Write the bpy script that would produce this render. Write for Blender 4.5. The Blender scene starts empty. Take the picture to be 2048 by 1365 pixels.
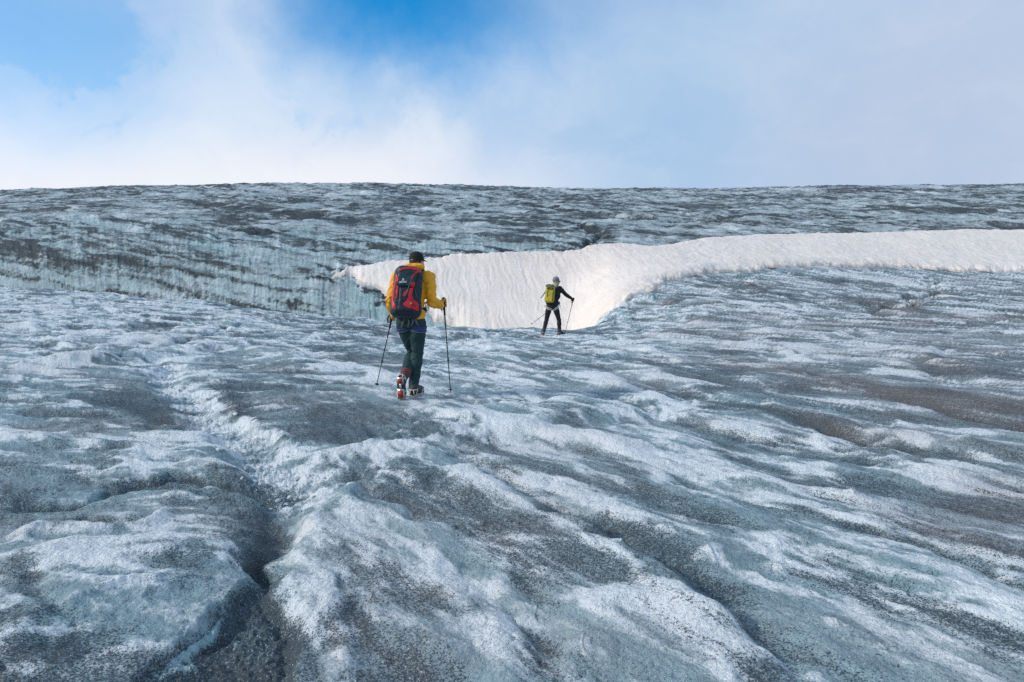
import time as _t; _T0=_t.time()
import bpy, bmesh, math, random
import numpy as np
from mathutils import Vector, Matrix
from mathutils.bvhtree import BVHTree

# ------------------------------------------------------------------ camera
FPX = 1479.0                       # focal length in photo pixels (2048 wide)
EYE = 1.55
PITCH = math.atan((682.5 - 560.0) / FPX)
scene = bpy.context.scene
cd = bpy.data.cameras.new("camera")
cam = bpy.data.objects.new("camera", cd)
scene.collection.objects.link(cam)
cd.sensor_width = 36.0
cd.lens = 36.0 * FPX / 2048.0
cd.clip_start = 0.05
cd.clip_end = 5000.0
cam.location = (0, 0, EYE)
cam.rotation_euler = (math.pi / 2 - PITCH, 0, 0)
scene.camera = cam

# ------------------------------------------------------------------ light
SUN_FROM = Vector((-0.86, -0.20, 0.50)).normalized()
SUN_EL = math.asin(SUN_FROM.z)
SUN_ROT = math.atan2(SUN_FROM.x, SUN_FROM.y)
sl = bpy.data.lights.new("sun", 'SUN')
sl.energy = 2.3
sl.angle = math.radians(5.0)
sl.color = (1.0, 0.93, 0.85)
sun = bpy.data.objects.new("sun", sl)
sun.rotation_euler = SUN_FROM.to_track_quat('Z', 'Y').to_euler()
scene.collection.objects.link(sun)

scene.view_settings.view_transform = 'Standard'
scene.view_settings.look = 'None'
scene.view_settings.gamma = 1.0
scene.view_settings.exposure = 0.0
scene.render.engine = 'CYCLES'
scene.cycles.max_bounces = 5
scene.cycles.diffuse_bounces = 3
scene.cycles.glossy_bounces = 2
scene.cycles.use_denoising = False
scene.cycles.use_adaptive_sampling = True
scene.cycles.adaptive_threshold = 0.01


class NT:
    """small helper for node trees"""
    def __init__(self, tree):
        self.t = tree
        self.t.nodes.clear()

    def n(self, kind, **kw):
        nd = self.t.nodes.new(kind)
        for k, v in kw.items():
            if k.startswith('i_'):
                key = k[2:].replace('_', ' ')
                nd.inputs[key].default_value = v
            else:
                setattr(nd, k, v)
        return nd

    def l(self, a, b):
        self.t.links.new(a, b)

    def val(self, sock, v):
        if hasattr(v, 'is_linked') or isinstance(v, bpy.types.NodeSocket):
            self.l(v, sock)
        else:
            sock.default_value = v

    def math(self, op, a, b=None, c=None, clamp=False):
        nd = self.t.nodes.new('ShaderNodeMath')
        nd.operation = op
        nd.use_clamp = clamp
        self.val(nd.inputs[0], a)
        if b is not None:
            self.val(nd.inputs[1], b)
        if c is not None:
            self.val(nd.inputs[2], c)
        return nd.outputs[0]

    def vmath(self, op, a, b=None):
        nd = self.t.nodes.new('ShaderNodeVectorMath')
        nd.operation = op
        self.val(nd.inputs[0], a)
        if b is not None:
            self.val(nd.inputs[1], b)
        return nd.outputs['Value'] if op in ('LENGTH', 'DISTANCE', 'DOT_PRODUCT') else nd.outputs['Vector']

    def mix(self, f, a, b, blend='MIX'):
        nd = self.t.nodes.new('ShaderNodeMix')
        nd.data_type = 'RGBA'
        nd.blend_type = blend
        self.val(nd.inputs[0], f)
        self.val(nd.inputs[6], a)
        self.val(nd.inputs[7], b)
        return nd.outputs[2]

    def ramp(self, x, lo, hi, a=0.0, b=1.0, smooth=True):
        nd = self.t.nodes.new('ShaderNodeMapRange')
        nd.interpolation_type = 'SMOOTHSTEP' if smooth else 'LINEAR'
        self.val(nd.inputs[0], x)
        self.val(nd.inputs[1], lo)
        self.val(nd.inputs[2], hi)
        self.val(nd.inputs[3], a)
        self.val(nd.inputs[4], b)
        return nd.outputs[0]

    def noise(self, vec, scale, detail=3.0, rough=0.5, dist=0.0, color=False):
        nd = self.t.nodes.new('ShaderNodeTexNoise')
        if vec is not None:
            self.l(vec, nd.inputs['Vector'])
        nd.inputs['Scale'].default_value = scale
        nd.inputs['Detail'].default_value = detail
        nd.inputs['Roughness'].default_value = rough
        nd.inputs['Distortion'].default_value = dist
        return nd.outputs['Color'] if color else nd.outputs['Fac']


def srgb(r, g, b):
    def f(c):
        c /= 255.0
        return c / 12.92 if c <= 0.04045 else ((c + 0.055) / 1.055) ** 2.4
    return (f(r), f(g), f(b), 1.0)


def px_dir(u, v):
    a = (u - 1024.0) / FPX
    b = (682.5 - v) / FPX
    cp, sp = math.cos(PITCH), math.sin(PITCH)
    return Vector((a, cp + b * sp, -sp + b * cp))


# ------------------------------------------------------------------ sky
world = bpy.data.worlds.new("World")
scene.world = world
world.use_nodes = True
w = NT(world.node_tree)
tc = w.n('ShaderNodeTexCoord')
gen = tc.outputs['Generated']
sky = w.n('ShaderNodeTexSky')
sky.sky_type = 'NISHITA'
sky.sun_disc = False
sky.sun_elevation = SUN_EL
sky.sun_rotation = SUN_ROT
sky.altitude = 1500
sky.air_density = 1.0
sky.dust_density = 0.3
sky.ozone_density = 2.5
skybg = w.n('ShaderNodeBackground')
skycol = w.mix(1.0, sky.outputs[0], (0.10, 1.05, 1.45, 1.0), 'MULTIPLY')
w.l(skycol, skybg.inputs['Color'])
skybg.inputs['Strength'].default_value = 0.13
# cloud veil: soft noise in sky directions
n1 = w.noise(gen, 3.4, 8.0, 0.62, color=True)
off = w.vmath('SUBTRACT', n1, (0.5, 0.5, 0.5))
wob = w.t.nodes.new('ShaderNodeVectorMath'); wob.operation = 'SCALE'
w.l(off, wob.inputs[0]); wob.inputs['Scale'].default_value = 0.20
dirw = w.vmath('ADD', gen, wob.outputs[0])


def blob(u, v, r_in, r_out, stretch=(1, 1, 1)):
    c = px_dir(u, v).normalized()
    sc_ = w.vmath('MULTIPLY', w.vmath('SUBTRACT', dirw, tuple(c)), stretch)
    return w.ramp(w.vmath('LENGTH', sc_), r_in, r_out, 1.0, 0.0)


sep = w.n('ShaderNodeSeparateXYZ')
w.l(gen, sep.inputs[0])
# colour of the cloud veil: white towards the lower left, pale blue to the right
azim = w.math('ADD', sep.outputs['X'], w.math('MULTIPLY', w.noise(gen, 2.2, 3.0), 0.22))
veil = w.mix(w.ramp(azim, -0.42, 0.42), srgb(196, 220, 246), srgb(178, 203, 232))
low = w.math('MULTIPLY', w.ramp(sep.outputs['Z'], 0.12, 0.235, 1.0, 0.0), w.ramp(azim, -0.22, 0.30, 1.0, 0.0))
veil = w.mix(low, veil, srgb(243, 243, 250))
veil = w.mix(w.math('MULTIPLY', blob(410, 170, 0.02, 0.24), 0.70), veil, srgb(222, 234, 248))
veil = w.mix(w.math('MULTIPLY', blob(1290, 250, 0.02, 0.20), 0.6), veil, srgb(158, 196, 232))
veil = w.mix(w.math('MULTIPLY', blob(960, 110, 0.0, 0.20), 0.55), veil, srgb(146, 190, 236))
veil = w.mix(w.math('MULTIPLY', blob(1950, 300, 0.05, 0.32), 0.7), veil, srgb(188, 202, 226))
tex = w.noise(w.vmath('MULTIPLY', dirw, (1.0, 1.0, 1.6)), 5.0, 9.0, 0.62, 0.6)
veil = w.mix(w.math('MULTIPLY', w.ramp(tex, 0.42, 0.68), w.ramp(azim, -0.3, 0.35, 0.38, 0.10)), veil, srgb(250, 250, 252))
puff = w.noise(w.vmath('MULTIPLY', dirw, (1.0, 1.0, 1.25)), 4.2, 9.0, 0.60, 0.4)
leftm_ = w.ramp(sep.outputs['X'], -0.16, 0.06, 1.0, 0.0)
veil = w.mix(w.math('MULTIPLY', w.ramp(puff, 0.44, 0.36), w.math('MULTIPLY', leftm_, w.ramp(sep.outputs['Z'], 0.10, 0.22, 0.0, 0.55))), veil, srgb(160, 205, 246))
veil = w.mix(w.math('MULTIPLY', w.ramp(puff, 0.42, 0.66), w.math('MULTIPLY', leftm_, 0.60)), veil, srgb(241, 245, 251))
veil = w.mix(w.math('MULTIPLY', blob(470, 120, 0.01, 0.13), 0.55), veil, srgb(232, 240, 250))
# gaps of open blue
gap = w.math('MAXIMUM', blob(785, -35, 0.03, 0.185, (0.58, 1, 1.05)), w.math('MULTIPLY', blob(-40, 110, 0.02, 0.14, (0.75, 1, 1.2)), 0.42))
gap = w.math('MAXIMUM', gap, w.math('MULTIPLY', blob(100, -30, 0.02, 0.26, (0.6, 1, 1)), 0.50))
gap = w.math('MAXIMUM', gap, w.math('MULTIPLY', blob(1150, -60, 0.0, 0.14, (0.5, 1, 1)), 0.45))
high = w.math('MULTIPLY', w.ramp(sep.outputs['Z'], 0.42, 0.75), w.ramp(w.noise(gen, 2.0, 4.0), 0.42, 0.58))
gap = w.math('MAXIMUM', gap, w.math('MULTIPLY', high, 0.8), clamp=True)
vbg = w.n('ShaderNodeBackground')
w.l(veil, vbg.inputs['Color'])
vbg.inputs['Strength'].default_value = 1.0
ms = w.n('ShaderNodeMixShader')
w.l(gap, ms.inputs[0])
w.l(vbg.outputs[0], ms.inputs[1])
w.l(skybg.outputs[0], ms.inputs[2])
wo = w.n('ShaderNodeOutputWorld')
w.l(ms.outputs[0], wo.inputs['Surface'])
# ------------------------------------------------------------------ noise on arrays
_rng = np.random.RandomState(7)
_P = np.concatenate([_rng.permutation(256)] * 2).astype(np.int32)
_ang = np.arange(256) / 256.0 * 2 * np.pi
_GX, _GY = np.cos(_ang).astype(np.float32), np.sin(_ang).astype(np.float32)


def pn(x, y, seed=0):
    x = x + seed * 17.37
    y = y + seed * 9.73
    xf, yf = np.floor(x), np.floor(y)
    xi, yi = xf.astype(np.int32) & 255, yf.astype(np.int32) & 255
    fx, fy = (x - xf).astype(np.float32), (y - yf).astype(np.float32)
    xj, yj = (xi + 1) & 255, (yi + 1) & 255
    u = fx * fx * fx * (fx * (fx * 6 - 15) + 10)
    v = fy * fy * fy * (fy * (fy * 6 - 15) + 10)
    a, b = _P[xi], _P[xj]
    h00, h10, h01, h11 = _P[a + yi], _P[b + yi], _P[a + yj], _P[b + yj]
    g00 = _GX[h00] * fx + _GY[h00] * fy
    g10 = _GX[h10] * (fx - 1) + _GY[h10] * fy
    g01 = _GX[h01] * fx + _GY[h01] * (fy - 1)
    g11 = _GX[h11] * (fx - 1) + _GY[h11] * (fy - 1)
    p = g00 + u * (g10 - g00)
    q = g01 + u * (g11 - g01)
    return (p + v * (q - p)) * 1.45


def fbm(x, y, o=4, gain=0.5, seed=0):
    s, a = 0.0, 1.0
    for i in range(o):
        s = s + a * pn(x, y, seed + i * 3)
        x, y = x * 2.03, y * 2.03
        a *= gain
    return s


def ridged(x, y, o=3, gain=0.5, seed=0):
    s, a = 0.0, 1.0
    for i in range(o):
        s = s + a * (1.0 - 2.0 * np.abs(pn(x, y, seed + i * 3)))
        x, y = x * 2.03, y * 2.03
        a *= gain
    return s


def sstep(x, lo, hi):
    t = np.clip((x - lo) / (hi - lo), 0, 1)
    return t * t * (3 - 2 * t)


# ------------------------------------------------------------------ broad shape of the glacier
# one profile per bearing: (distance, photo row the ground reaches there)
COLS = [-500, 0, 340, 690, 900, 1130, 1215, 1290, 1400, 1600, 2048, 2600]
ZB = {}      # bearing -> list of (distance, z relative to the eye)


def zv(d, v):
    b = (682.5 - v) / FPX
    k = (-math.sin(PITCH) + b * math.cos(PITCH)) / (math.cos(PITCH) + b * math.sin(PITCH))
    return d * k


D5 = [0, 2.75, 5, 9]
#        z5     z9     21.7v  brow(d,v)   foot(d,z or v)   mid(d,v)    up(d,v)    d90 v   crest v
PROF = {
    -500: (-1.45, -1.25, 610, (34, 566), (40, -1.2, 0), (48, 500), (58, 452), 412, 395),
    0:    (-1.48, -1.34, 622, (32, 577), (38, -1.6, 0), (45, 503), (55, 446), 406, 380),
    340:  (-1.50, -1.42, 640, (30, 603), (36, -2.1, 0), (43, 515), (53, 448), 398, 371),
    690:  (-1.50, -1.45, 660, (27, 641), (33, -2.7, 0), (41, 540), (53, 468), 398, 366),
    900:  (-1.50, -1.45, 672, (24.8, 657), (32, -3.6, 0), (43, 514), (58, 452), 404, 369),
    1130: (-1.50, -1.45, 672, (24.6, 661), (32, -3.4, 0), (44, 504), (60, 446), 408, 375),
    1215: (-1.50, -1.45, 670, (24.6, 658), (32, 628, 1), (44, 499), (61, 446), 409, 376),
    1290: (-1.50, -1.45, 664, (25.2, 645), (33, 586, 1), (45, 496), (62, 446), 409, 376),
    1400: (-1.50, -1.45, 656, (26, 622), (36, 560, 1), (47, 487), (65, 443), 408, 376),
    1600: (-1.50, -1.42, 648, (29, 598), (40, 541, 1), (52, 477), (72, 434), 405, 373),
    2048: (-1.50, -1.36, 640, (32, 590), (44, 546, 1), (57, 468), (80, 427), 402, 369),
    2600: (-1.50, -1.30, 634, (34, 582), (47, 548, 1), (60, 466), (84, 425), 402, 369),
}
dk, zk = [], []
for u in COLS:
    z5, z9, v21, br, ft, mid, up, v90, vc = PROF[u]
    ds = [-50, 0, 2.75, 5, 9.05, 21.7, br[0], ft[0], mid[0], up[0], 95, 150, 210, 600]
    zs = [-1.5, -1.5, -1.5, z5, z9, zv(21.7, v21), zv(*br), ft[1] if ft[2] == 0 else zv(ft[0], ft[1]),
          zv(*mid), zv(*up), zv(95, v90), zv(150, vc + 11), zv(150, vc + 11) - 2.0, zv(150, vc) - 60]
    dk.append(ds)
    zk.append(zs)
dk, zk = np.array(dk, float), np.array(zk, float)
acol = (np.array(COLS, float) - 1024.0) / FPX


def pchip(x, y, q):
    """monotone cubic through (x, y) at q; x, y 1-D"""
    h = np.diff(x)
    dl = np.diff(y) / h
    m = np.zeros_like(y)
    w1 = 2 * h[1:] + h[:-1]
    w2 = h[1:] + 2 * h[:-1]
    same = dl[:-1] * dl[1:] > 0
    with np.errstate(divide='ignore', invalid='ignore'):
        mm = (w1 + w2) / (w1 / dl[:-1] + w2 / dl[1:])
    m[1:-1] = np.where(same, mm, 0)
    m[0], m[-1] = dl[0], dl[-1]
    i = np.clip(np.searchsorted(x, q) - 1, 0, len(x) - 2)
    t = (q - x[i]) / h[i]
    t2, t3 = t * t, t * t * t
    return (2 * t3 - 3 * t2 + 1) * y[i] + (t3 - 2 * t2 + t) * h[i] * m[i] + (-2 * t3 + 3 * t2) * y[i + 1] + (t3 - t2) * h[i] * m[i + 1]


A_T = np.linspace(-1.05, 1.08, 427)
D_T = np.concatenate([np.linspace(-50, 0, 11)[:-1], np.arange(0, 20, 0.25), np.arange(20, 70, 0.2), np.arange(70, 220, 1.0), np.linspace(220, 600, 20)])
dka = np.stack([pchip(acol, dk[:, k], A_T) for k in range(dk.shape[1])], 1)
zka = np.stack([pchip(acol, zk[:, k], A_T) for k in range(zk.shape[1])], 1)
Z_T = np.stack([pchip(dka[i], zka[i], D_T) for i in range(len(A_T))]) + EYE
ZTf = Z_T.astype(np.float32)


def base(x, y):
    a = x / np.sqrt(np.maximum(y, 0) ** 2 + 0.6)
    ia = np.clip((a - A_T[0]) / (A_T[1] - A_T[0]), 0, len(A_T) - 1.001)
    idd = np.clip(np.interp(y, D_T, np.arange(len(D_T))), 0, len(D_T) - 1.001)
    i0, j0 = ia.astype(int), idd.astype(int)
    fa, fd = ia - i0, idd - j0
    return ((ZTf[i0, j0] * (1 - fd) + ZTf[i0, j0 + 1] * fd) * (1 - fa)
            + (ZTf[i0 + 1, j0] * (1 - fd) + ZTf[i0 + 1, j0 + 1] * fd) * fa)


def foot_d(x, y):
    """distance of the gully bottom on the bearing of (x, y)"""
    a = x / np.sqrt(np.maximum(y, 0) ** 2 + 0.6)
    return np.interp(a, A_T, dka[:, 7])


_march = np.concatenate([np.arange(1.5, 12, 0.02), np.arange(12, 70, 0.05), np.arange(70, 200, 0.25)])


def hit(u, v, dmin=0):
    """where the sight line through photo point (u, v) meets the broad shape"""
    dr = px_dir(u, v)
    dr = dr / dr.y
    x, y, z = dr.x * _march, _march, EYE + dr.z * _march
    under = (z < base(x, y)) & (_march > dmin)
    i = int(np.argmax(under)) if under.any() else len(_march) - 1
    return (x[i], y[i])


# ------------------------------------------------------------------ terrain grid
s_f = np.arange(-0.80, 0.8001, 0.00105)
s_o = 0.80 + np.cumsum(np.geomspace(0.004, 0.25, 42))
S = np.concatenate([-s_o[::-1], s_f, s_o])
rows = [-55.0]
while rows[-1] < 560:
    d = rows[-1]
    if d < -2:
        st = 0.12 * abs(d) + 0.05
    elif d < 2.0:
        st = 0.05
    elif d < 160:
        st = min(0.95 * d * d / 1110.0, 0.035 + 0.0036 * d)
        st = max(st, 0.006)
    else:
        st = 0.04 * (d - 130)
    rows.append(d + st)
D = np.array(rows)
WD = np.sqrt(D * D + 1.2)
X = (S[None, :] * WD[:, None]).astype(np.float32)
Y = np.repeat(D[:, None], len(S), 1).astype(np.float32)
NR, NC = X.shape
print("terrain grid", NR, NC)
B = base(X, Y).astype(np.float32)
dist = np.sqrt(X * X + Y * Y)

# regions: wall of the far slope above the gully
fd_ = foot_d(X, Y).astype(np.float32)
hill_m = sstep(Y - fd_, -1.5, 2.5)
amp_d = np.clip(dist / 9.0, 0.55, 3.0) ** 0.75

# warped coordinates used for the drawn ridges and hollows
wa = np.clip(0.028 * dist, 0.03, 1.2)
wl = 1.0 / np.clip(dist * 0.12, 0.35, 4.0)
# (frequency must not vary continuously, so blend two scales)
wnx = 0.6 * fbm(X / 0.45, Y / 0.45, 3, 0.5, 21)
wny = 0.6 * fbm(X / 0.45, Y / 0.45, 3, 0.5, 27)
wfx = fbm(X / 1.6, Y / 1.6, 4, 0.5, 33)
wfy = fbm(X / 1.6, Y / 1.6, 4, 0.5, 39)
mixf = sstep(dist, 5, 14)
WX = X + wa * (wnx * (1 - mixf) + wfx * mixf)
WY = Y + 1.3 * wa * (wny * (1 - mixf) + wfy * mixf)

H = np.zeros_like(B)
DIRT_SHADE = np.zeros_like(B)
WHITE = np.zeros_like(B)
BROWN = np.zeros_like(B)
AQUA = np.zeros_like(B)
ROUGH = np.zeros_like(B)


HK, WK = 1.0, 1.0


def stroke(pts, wd, h=0.0, dirt=0.0, white=0.0, brown=0.0, aqua=0.0, rough=0.0, taper=0.18, asym=1.0, world=False, power=2.0):
    """a ridge (h > 0) or a hollow (h < 0) with its dirt, painted shade or crust, drawn along photo points that are carried onto the ground"""
    P = np.array([p if world else hit(*p) for p in pts], float)
    pad = wd * 2.6 * max(asym, 1) + 0.05 * np.hypot(P[:, 0], P[:, 1]).max()
    r0, r1 = np.searchsorted(D, [P[:, 1].min() - pad, P[:, 1].max() + pad])
    if r1 <= r0:
        return
    wm0, wm1 = WD[r0:r1].min(), WD[r0:r1].max()
    xl, xh = P[:, 0].min() - pad, P[:, 0].max() + pad
    c0 = np.searchsorted(S, min(xl / wm0, xl / wm1))
    c1 = np.searchsorted(S, max(xh / wm0, xh / wm1))
    if c1 <= c0:
        return
    x, y = WX[r0:r1, c0:c1], WY[r0:r1, c0:c1]
    best = np.full(x.shape, 1e9, np.float32)
    par = np.zeros_like(best)
    sgn = np.zeros_like(best)
    L = np.concatenate([[0], np.cumsum(np.hypot(*(P[1:] - P[:-1]).T))])
    for i in range(len(P) - 1):
        a, b = P[i], P[i + 1]
        e = b - a
        ll = max((e ** 2).sum(), 1e-9)
        t = np.clip(((x - a[0]) * e[0] + (y - a[1]) * e[1]) / ll, 0, 1)
        dx, dy = x - (a[0] + t * e[0]), y - (a[1] + t * e[1])
        q = dx * dx + dy * dy
        m = q < best
        best[m] = q[m]
        par[m] = ((L[i] + t * math.sqrt(ll)) / L[-1])[m]
        sgn[m] = ((e[0] * (y - a[1]) - e[1] * (x - a[0])) / math.sqrt(ll))[m]
    dd = np.sqrt(best)
    ww = wd * (1 + (asym - 1) * sstep(sgn / wd, -0.7, 0.7))      # asym widens the side to the left of the direction of travel
    g = np.exp(-(dd / ww) ** power)
    tp = sstep(par, -0.02, taper) * sstep(1 - par, -0.02, taper) * 0.85 + 0.15
    g = g * tp
    sl_ = (slice(r0, r1), slice(c0, c1))
    if h: H[sl_] += HK * h * g
    if dirt: DIRT_SHADE[sl_] += dirt * g
    if white: WHITE[sl_] += WK * white * g
    if brown: BROWN[sl_] += brown * g
    if aqua: AQUA[sl_] += aqua * g
    if rough: ROUGH[sl_] += rough * g


def region(pts, soft, h=0.0, dirt=0.0, white=0.0, aqua=0.0, rough=0.0, brown=0.0, inset=0.0):
    """a patch with an outline: sunken or raised, with its own dirt or crust"""
    P = np.array([hit(*p) for p in pts], float)
    pad = soft * 2 + 0.3
    r0, r1 = np.searchsorted(D, [P[:, 1].min() - pad, P[:, 1].max() + pad])
    wm0 = max(WD[r0:r1].min(), 0.1)
    c0 = np.searchsorted(S, min((P[:, 0].min() - pad) / wm0, (P[:, 0].min() - pad) / WD[r0:r1].max()))
    c1 = np.searchsorted(S, max((P[:, 0].max() + pad) / wm0, (P[:, 0].max() + pad) / WD[r0:r1].max()))
    x, y = WX[r0:r1, c0:c1], WY[r0:r1, c0:c1]
    best = np.full(x.shape, 1e9, np.float32)
    ins = np.zeros(x.shape, bool)
    for i in range(len(P)):
        a, b = P[i], P[(i + 1) % len(P)]
        e = b - a
        t = np.clip(((x - a[0]) * e[0] + (y - a[1]) * e[1]) / max((e ** 2).sum(), 1e-9), 0, 1)
        best = np.minimum(best, (x - a[0] - t * e[0]) ** 2 + (y - a[1] - t * e[1]) ** 2)
        if abs(e[1]) > 1e-9:
            ins ^= ((a[1] > y) != (b[1] > y)) & (x < e[0] * (y - a[1]) / e[1] + a[0])
    g = sstep(np.where(ins, 1, -1) * np.sqrt(best) - inset, -soft, soft)
    sl_ = (slice(r0, r1), slice(c0, c1))
    for arr, v in ((H, h), (DIRT_SHADE, dirt), (WHITE, white), (AQUA, aqua), (ROUGH, rough), (BROWN, brown)):
        if v: arr[sl_] += v * g


def dot(u, v, r, **k):
    stroke([(u - 3, v), (u + 3, v)], r, taper=0.01, **k)

HK, WK = 0.62, 0.75
# ------------------------------------------------------------------ ridges, hollows, melt channel (right half)
stroke([(770, 955), (900, 968), (1050, 1028), (1200, 1088), (1350, 1178), (1480, 1262), (1600, 1365)], 0.20, h=0.13, white=0.55, asym=0.55)
stroke([(900, 900), (1000, 960), (1100, 1010), (1200, 1052), (1320, 1118), (1420, 1190), (1560, 1290), (1690, 1375)], 0.13, h=-0.13, dirt=0.75)
stroke([(1080, 1030), (1160, 1070), (1220, 1090)], 0.12, h=-0.05, dirt=0.6)
stroke([(1480, 1255), (1560, 1320), (1620, 1365)], 0.07, h=-0.08, dirt=0.2, aqua=0.6)
stroke([(850, 815), (930, 850), (1060, 870), (1250, 905), (1450, 955), (1600, 1000), (1765, 1062)], 0.28, h=0.10, white=0.75, asym=0.8)
stroke([(1240, 870), (1400, 930), (1560, 975), (1700, 1030)], 0.10, h=-0.03, dirt=0.25)
stroke([(1370, 985), (1550, 1020), (1700, 1065), (1800, 1090)], 0.08, h=-0.06, dirt=0.45)
stroke([(1250, 990), (1400, 1050), (1480, 1070)], 0.16, h=-0.05, dirt=0.5)
stroke([(1060, 742), (1200, 755), (1330, 800), (1420, 835), (1560, 870)], 0.24, h=0.09, white=0.8, asym=0.7)
stroke([(1180, 775), (1330, 830), (1500, 870), (1640, 910)], 0.16, h=-0.06, dirt=0.4)
stroke([(1290, 765), (1480, 805), (1600, 830), (1750, 885), (1900, 905), (2048, 935)], 0.20, h=-0.10, dirt=0.75)
stroke([(1480, 790), (1700, 850), (1880, 885), (2060, 925)], 0.2, h=0.08, brown=0.25, white=0.15)
stroke([(1600, 858), (1700, 898), (1790, 930), (1900, 952), (2048, 990)], 0.09, h=0.06, white=0.9)
stroke([(1600, 830), (1720, 870), (1850, 915), (1900, 940)], 0.09, h=-0.07, dirt=0.55)
stroke([(1580, 870), (1680, 870), (1790, 895), (1880, 925)], 0.16, h=0.05, white=0.75)
stroke([(1660, 990), (1780, 1040), (1900, 1075), (2060, 1130)], 0.16, h=0.07, brown=0.35, white=0.35)
stroke([(1740, 1062), (1850, 1105), (1950, 1145), (2060, 1195)], 0.07, h=-0.08, dirt=0.7)
stroke([(1880, 960), (1980, 985), (2060, 1000)], 0.12, h=0.06, white=0.7)
stroke([(1700, 955), (1880, 1010), (2060, 1050)], 0.12, h=-0.04, dirt=0.4)
stroke([(1520, 690), (1640, 708), (1760, 730), (1860, 754)], 0.34, h=0.03, white=1.25, power=4)
stroke([(1310, 690), (1400, 690), (1520, 700), (1640, 722)], 0.20, h=0.08, white=0.8)
stroke([(1500, 665), (1640, 690), (1760, 700), (1960, 745)], 0.3, h=0.08, white=0.6)
stroke([(1640, 700), (1800, 720), (1950, 760), (2060, 780)], 0.25, h=-0.12, dirt=0.5)
stroke([(1500, 730), (1640, 750), (1800, 790), (2060, 850)], 0.5, h=0.05, dirt=0.45, brown=0.5)
stroke([(1150, 700), (1300, 730), (1500, 775), (1700, 810)], 0.3, h=-0.08, dirt=0.55)
stroke([(1100, 690), (1250, 700), (1400, 735)], 0.18, h=0.08, white=0.5)
stroke([(1700, 780), (1850, 810), (2060, 860)], 0.2, h=-0.08, dirt=0.5)
for u, v, r, hh in [(1420, 1122, 0.10, 0.07), (1310, 1075, 0.05, 0.05), (1385, 1128, 0.06, 0.03), (1540, 1090, 0.09, 0.03), (1240, 1110, 0.05, 0.05),
                    (1350, 1118, 0.04, 0.03), (1720, 1010, 0.06, 0.04), (1730, 990, 0.05, 0.03), (1550, 1150, 0.07, 0.03), (1660, 1250, 0.05, 0.03),
                    (1480, 860, 0.12, 0.05), (1350, 690, 0.2, 0.05), (1590, 905, 0.06, 0.04), (1180, 1300, 0.10, 0.04), (1060, 1210, 0.08, 0.03)]:
    dot(u, v, r, h=hh, white=0.75)
# slab in the middle foreground
stroke([(640, 1020), (700, 1100), (760, 1220), (860, 1365)], 0.26, h=0.07, white=0.25, brown=0.25)
stroke([(560, 1090), (580, 1160), (650, 1210), (690, 1300), (700, 1375)], 0.10, h=0.06, white=0.45, brown=0.25)
stroke([(960, 1130), (1040, 1140), (1060, 1180), (1090, 1290), (1110, 1370)], 0.09, h=-0.05, dirt=0.5)
stroke([(930, 1050), (1000, 1110), (1060, 1130)], 0.10, h=-0.03, dirt=0.45)
stroke([(900, 1110), (980, 1190), (1060, 1260), (1110, 1320)], 0.05, h=-0.03, dirt=0.15)
stroke([(1180, 1250), (1240, 1220), (1330, 1215), (1500, 1260)], 0.10, h=0.045, white=0.6)
stroke([(760, 1010), (850, 1080), (900, 1180), (1000, 1290), (1060, 1365)], 0.06, h=0.03, white=0.4)
stroke([(720, 960), (760, 1000), (880, 1040)], 0.08, h=-0.05, dirt=0.45, brown=0.5)
stroke([(720, 900), (850, 910), (960, 940)], 0.2, h=0.06, white=0.1)
stroke([(600, 925), (700, 915), (800, 880), (900, 885)], 0.12, h=0.07, white=0.45)
stroke([(600, 960), (700, 960), (760, 950)], 0.12, h=-0.08, dirt=0.4)
# around the walker
stroke([(640, 700), (700, 730), (760, 750), (830, 770), (900, 790)], 0.20, h=0.06, white=0.9)
stroke([(520, 690), (620, 715), (700, 745)], 0.14, h=0.05, white=0.6)
stroke([(560, 725), (680, 765), (760, 790)], 0.14, h=-0.04, dirt=0.35)
stroke([(850, 780), (960, 812), (1060, 812), (1100, 790)], 0.14, h=-0.13, dirt=0.75)
stroke([(1000, 785), (1080, 780), (1180, 790)], 0.18, h=0.05, dirt=0.25)
stroke([(880, 750), (980, 745), (1090, 765)], 0.20, h=0.06, white=0.3)
stroke([(890, 720), (1000, 715), (1150, 745)], 0.16, h=-0.10, dirt=0.5)
stroke([(860, 700), (960, 695), (1060, 715)], 0.20, h=0.07, white=0.35)
stroke([(840, 830), (880, 860), (960, 880), (1020, 910)], 0.12, h=-0.05, dirt=0.3)
stroke([(1000, 850), (1120, 870), (1200, 900), (1280, 950)], 0.16, h=0.03, white=0.5)
stroke([(620, 830), (700, 840), (800, 850)], 0.3, dirt=0.35, brown=0.4, h=0.02)
stroke([(560, 860), (640, 880), (760, 890)], 0.2, dirt=0.45, h=-0.05)
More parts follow.
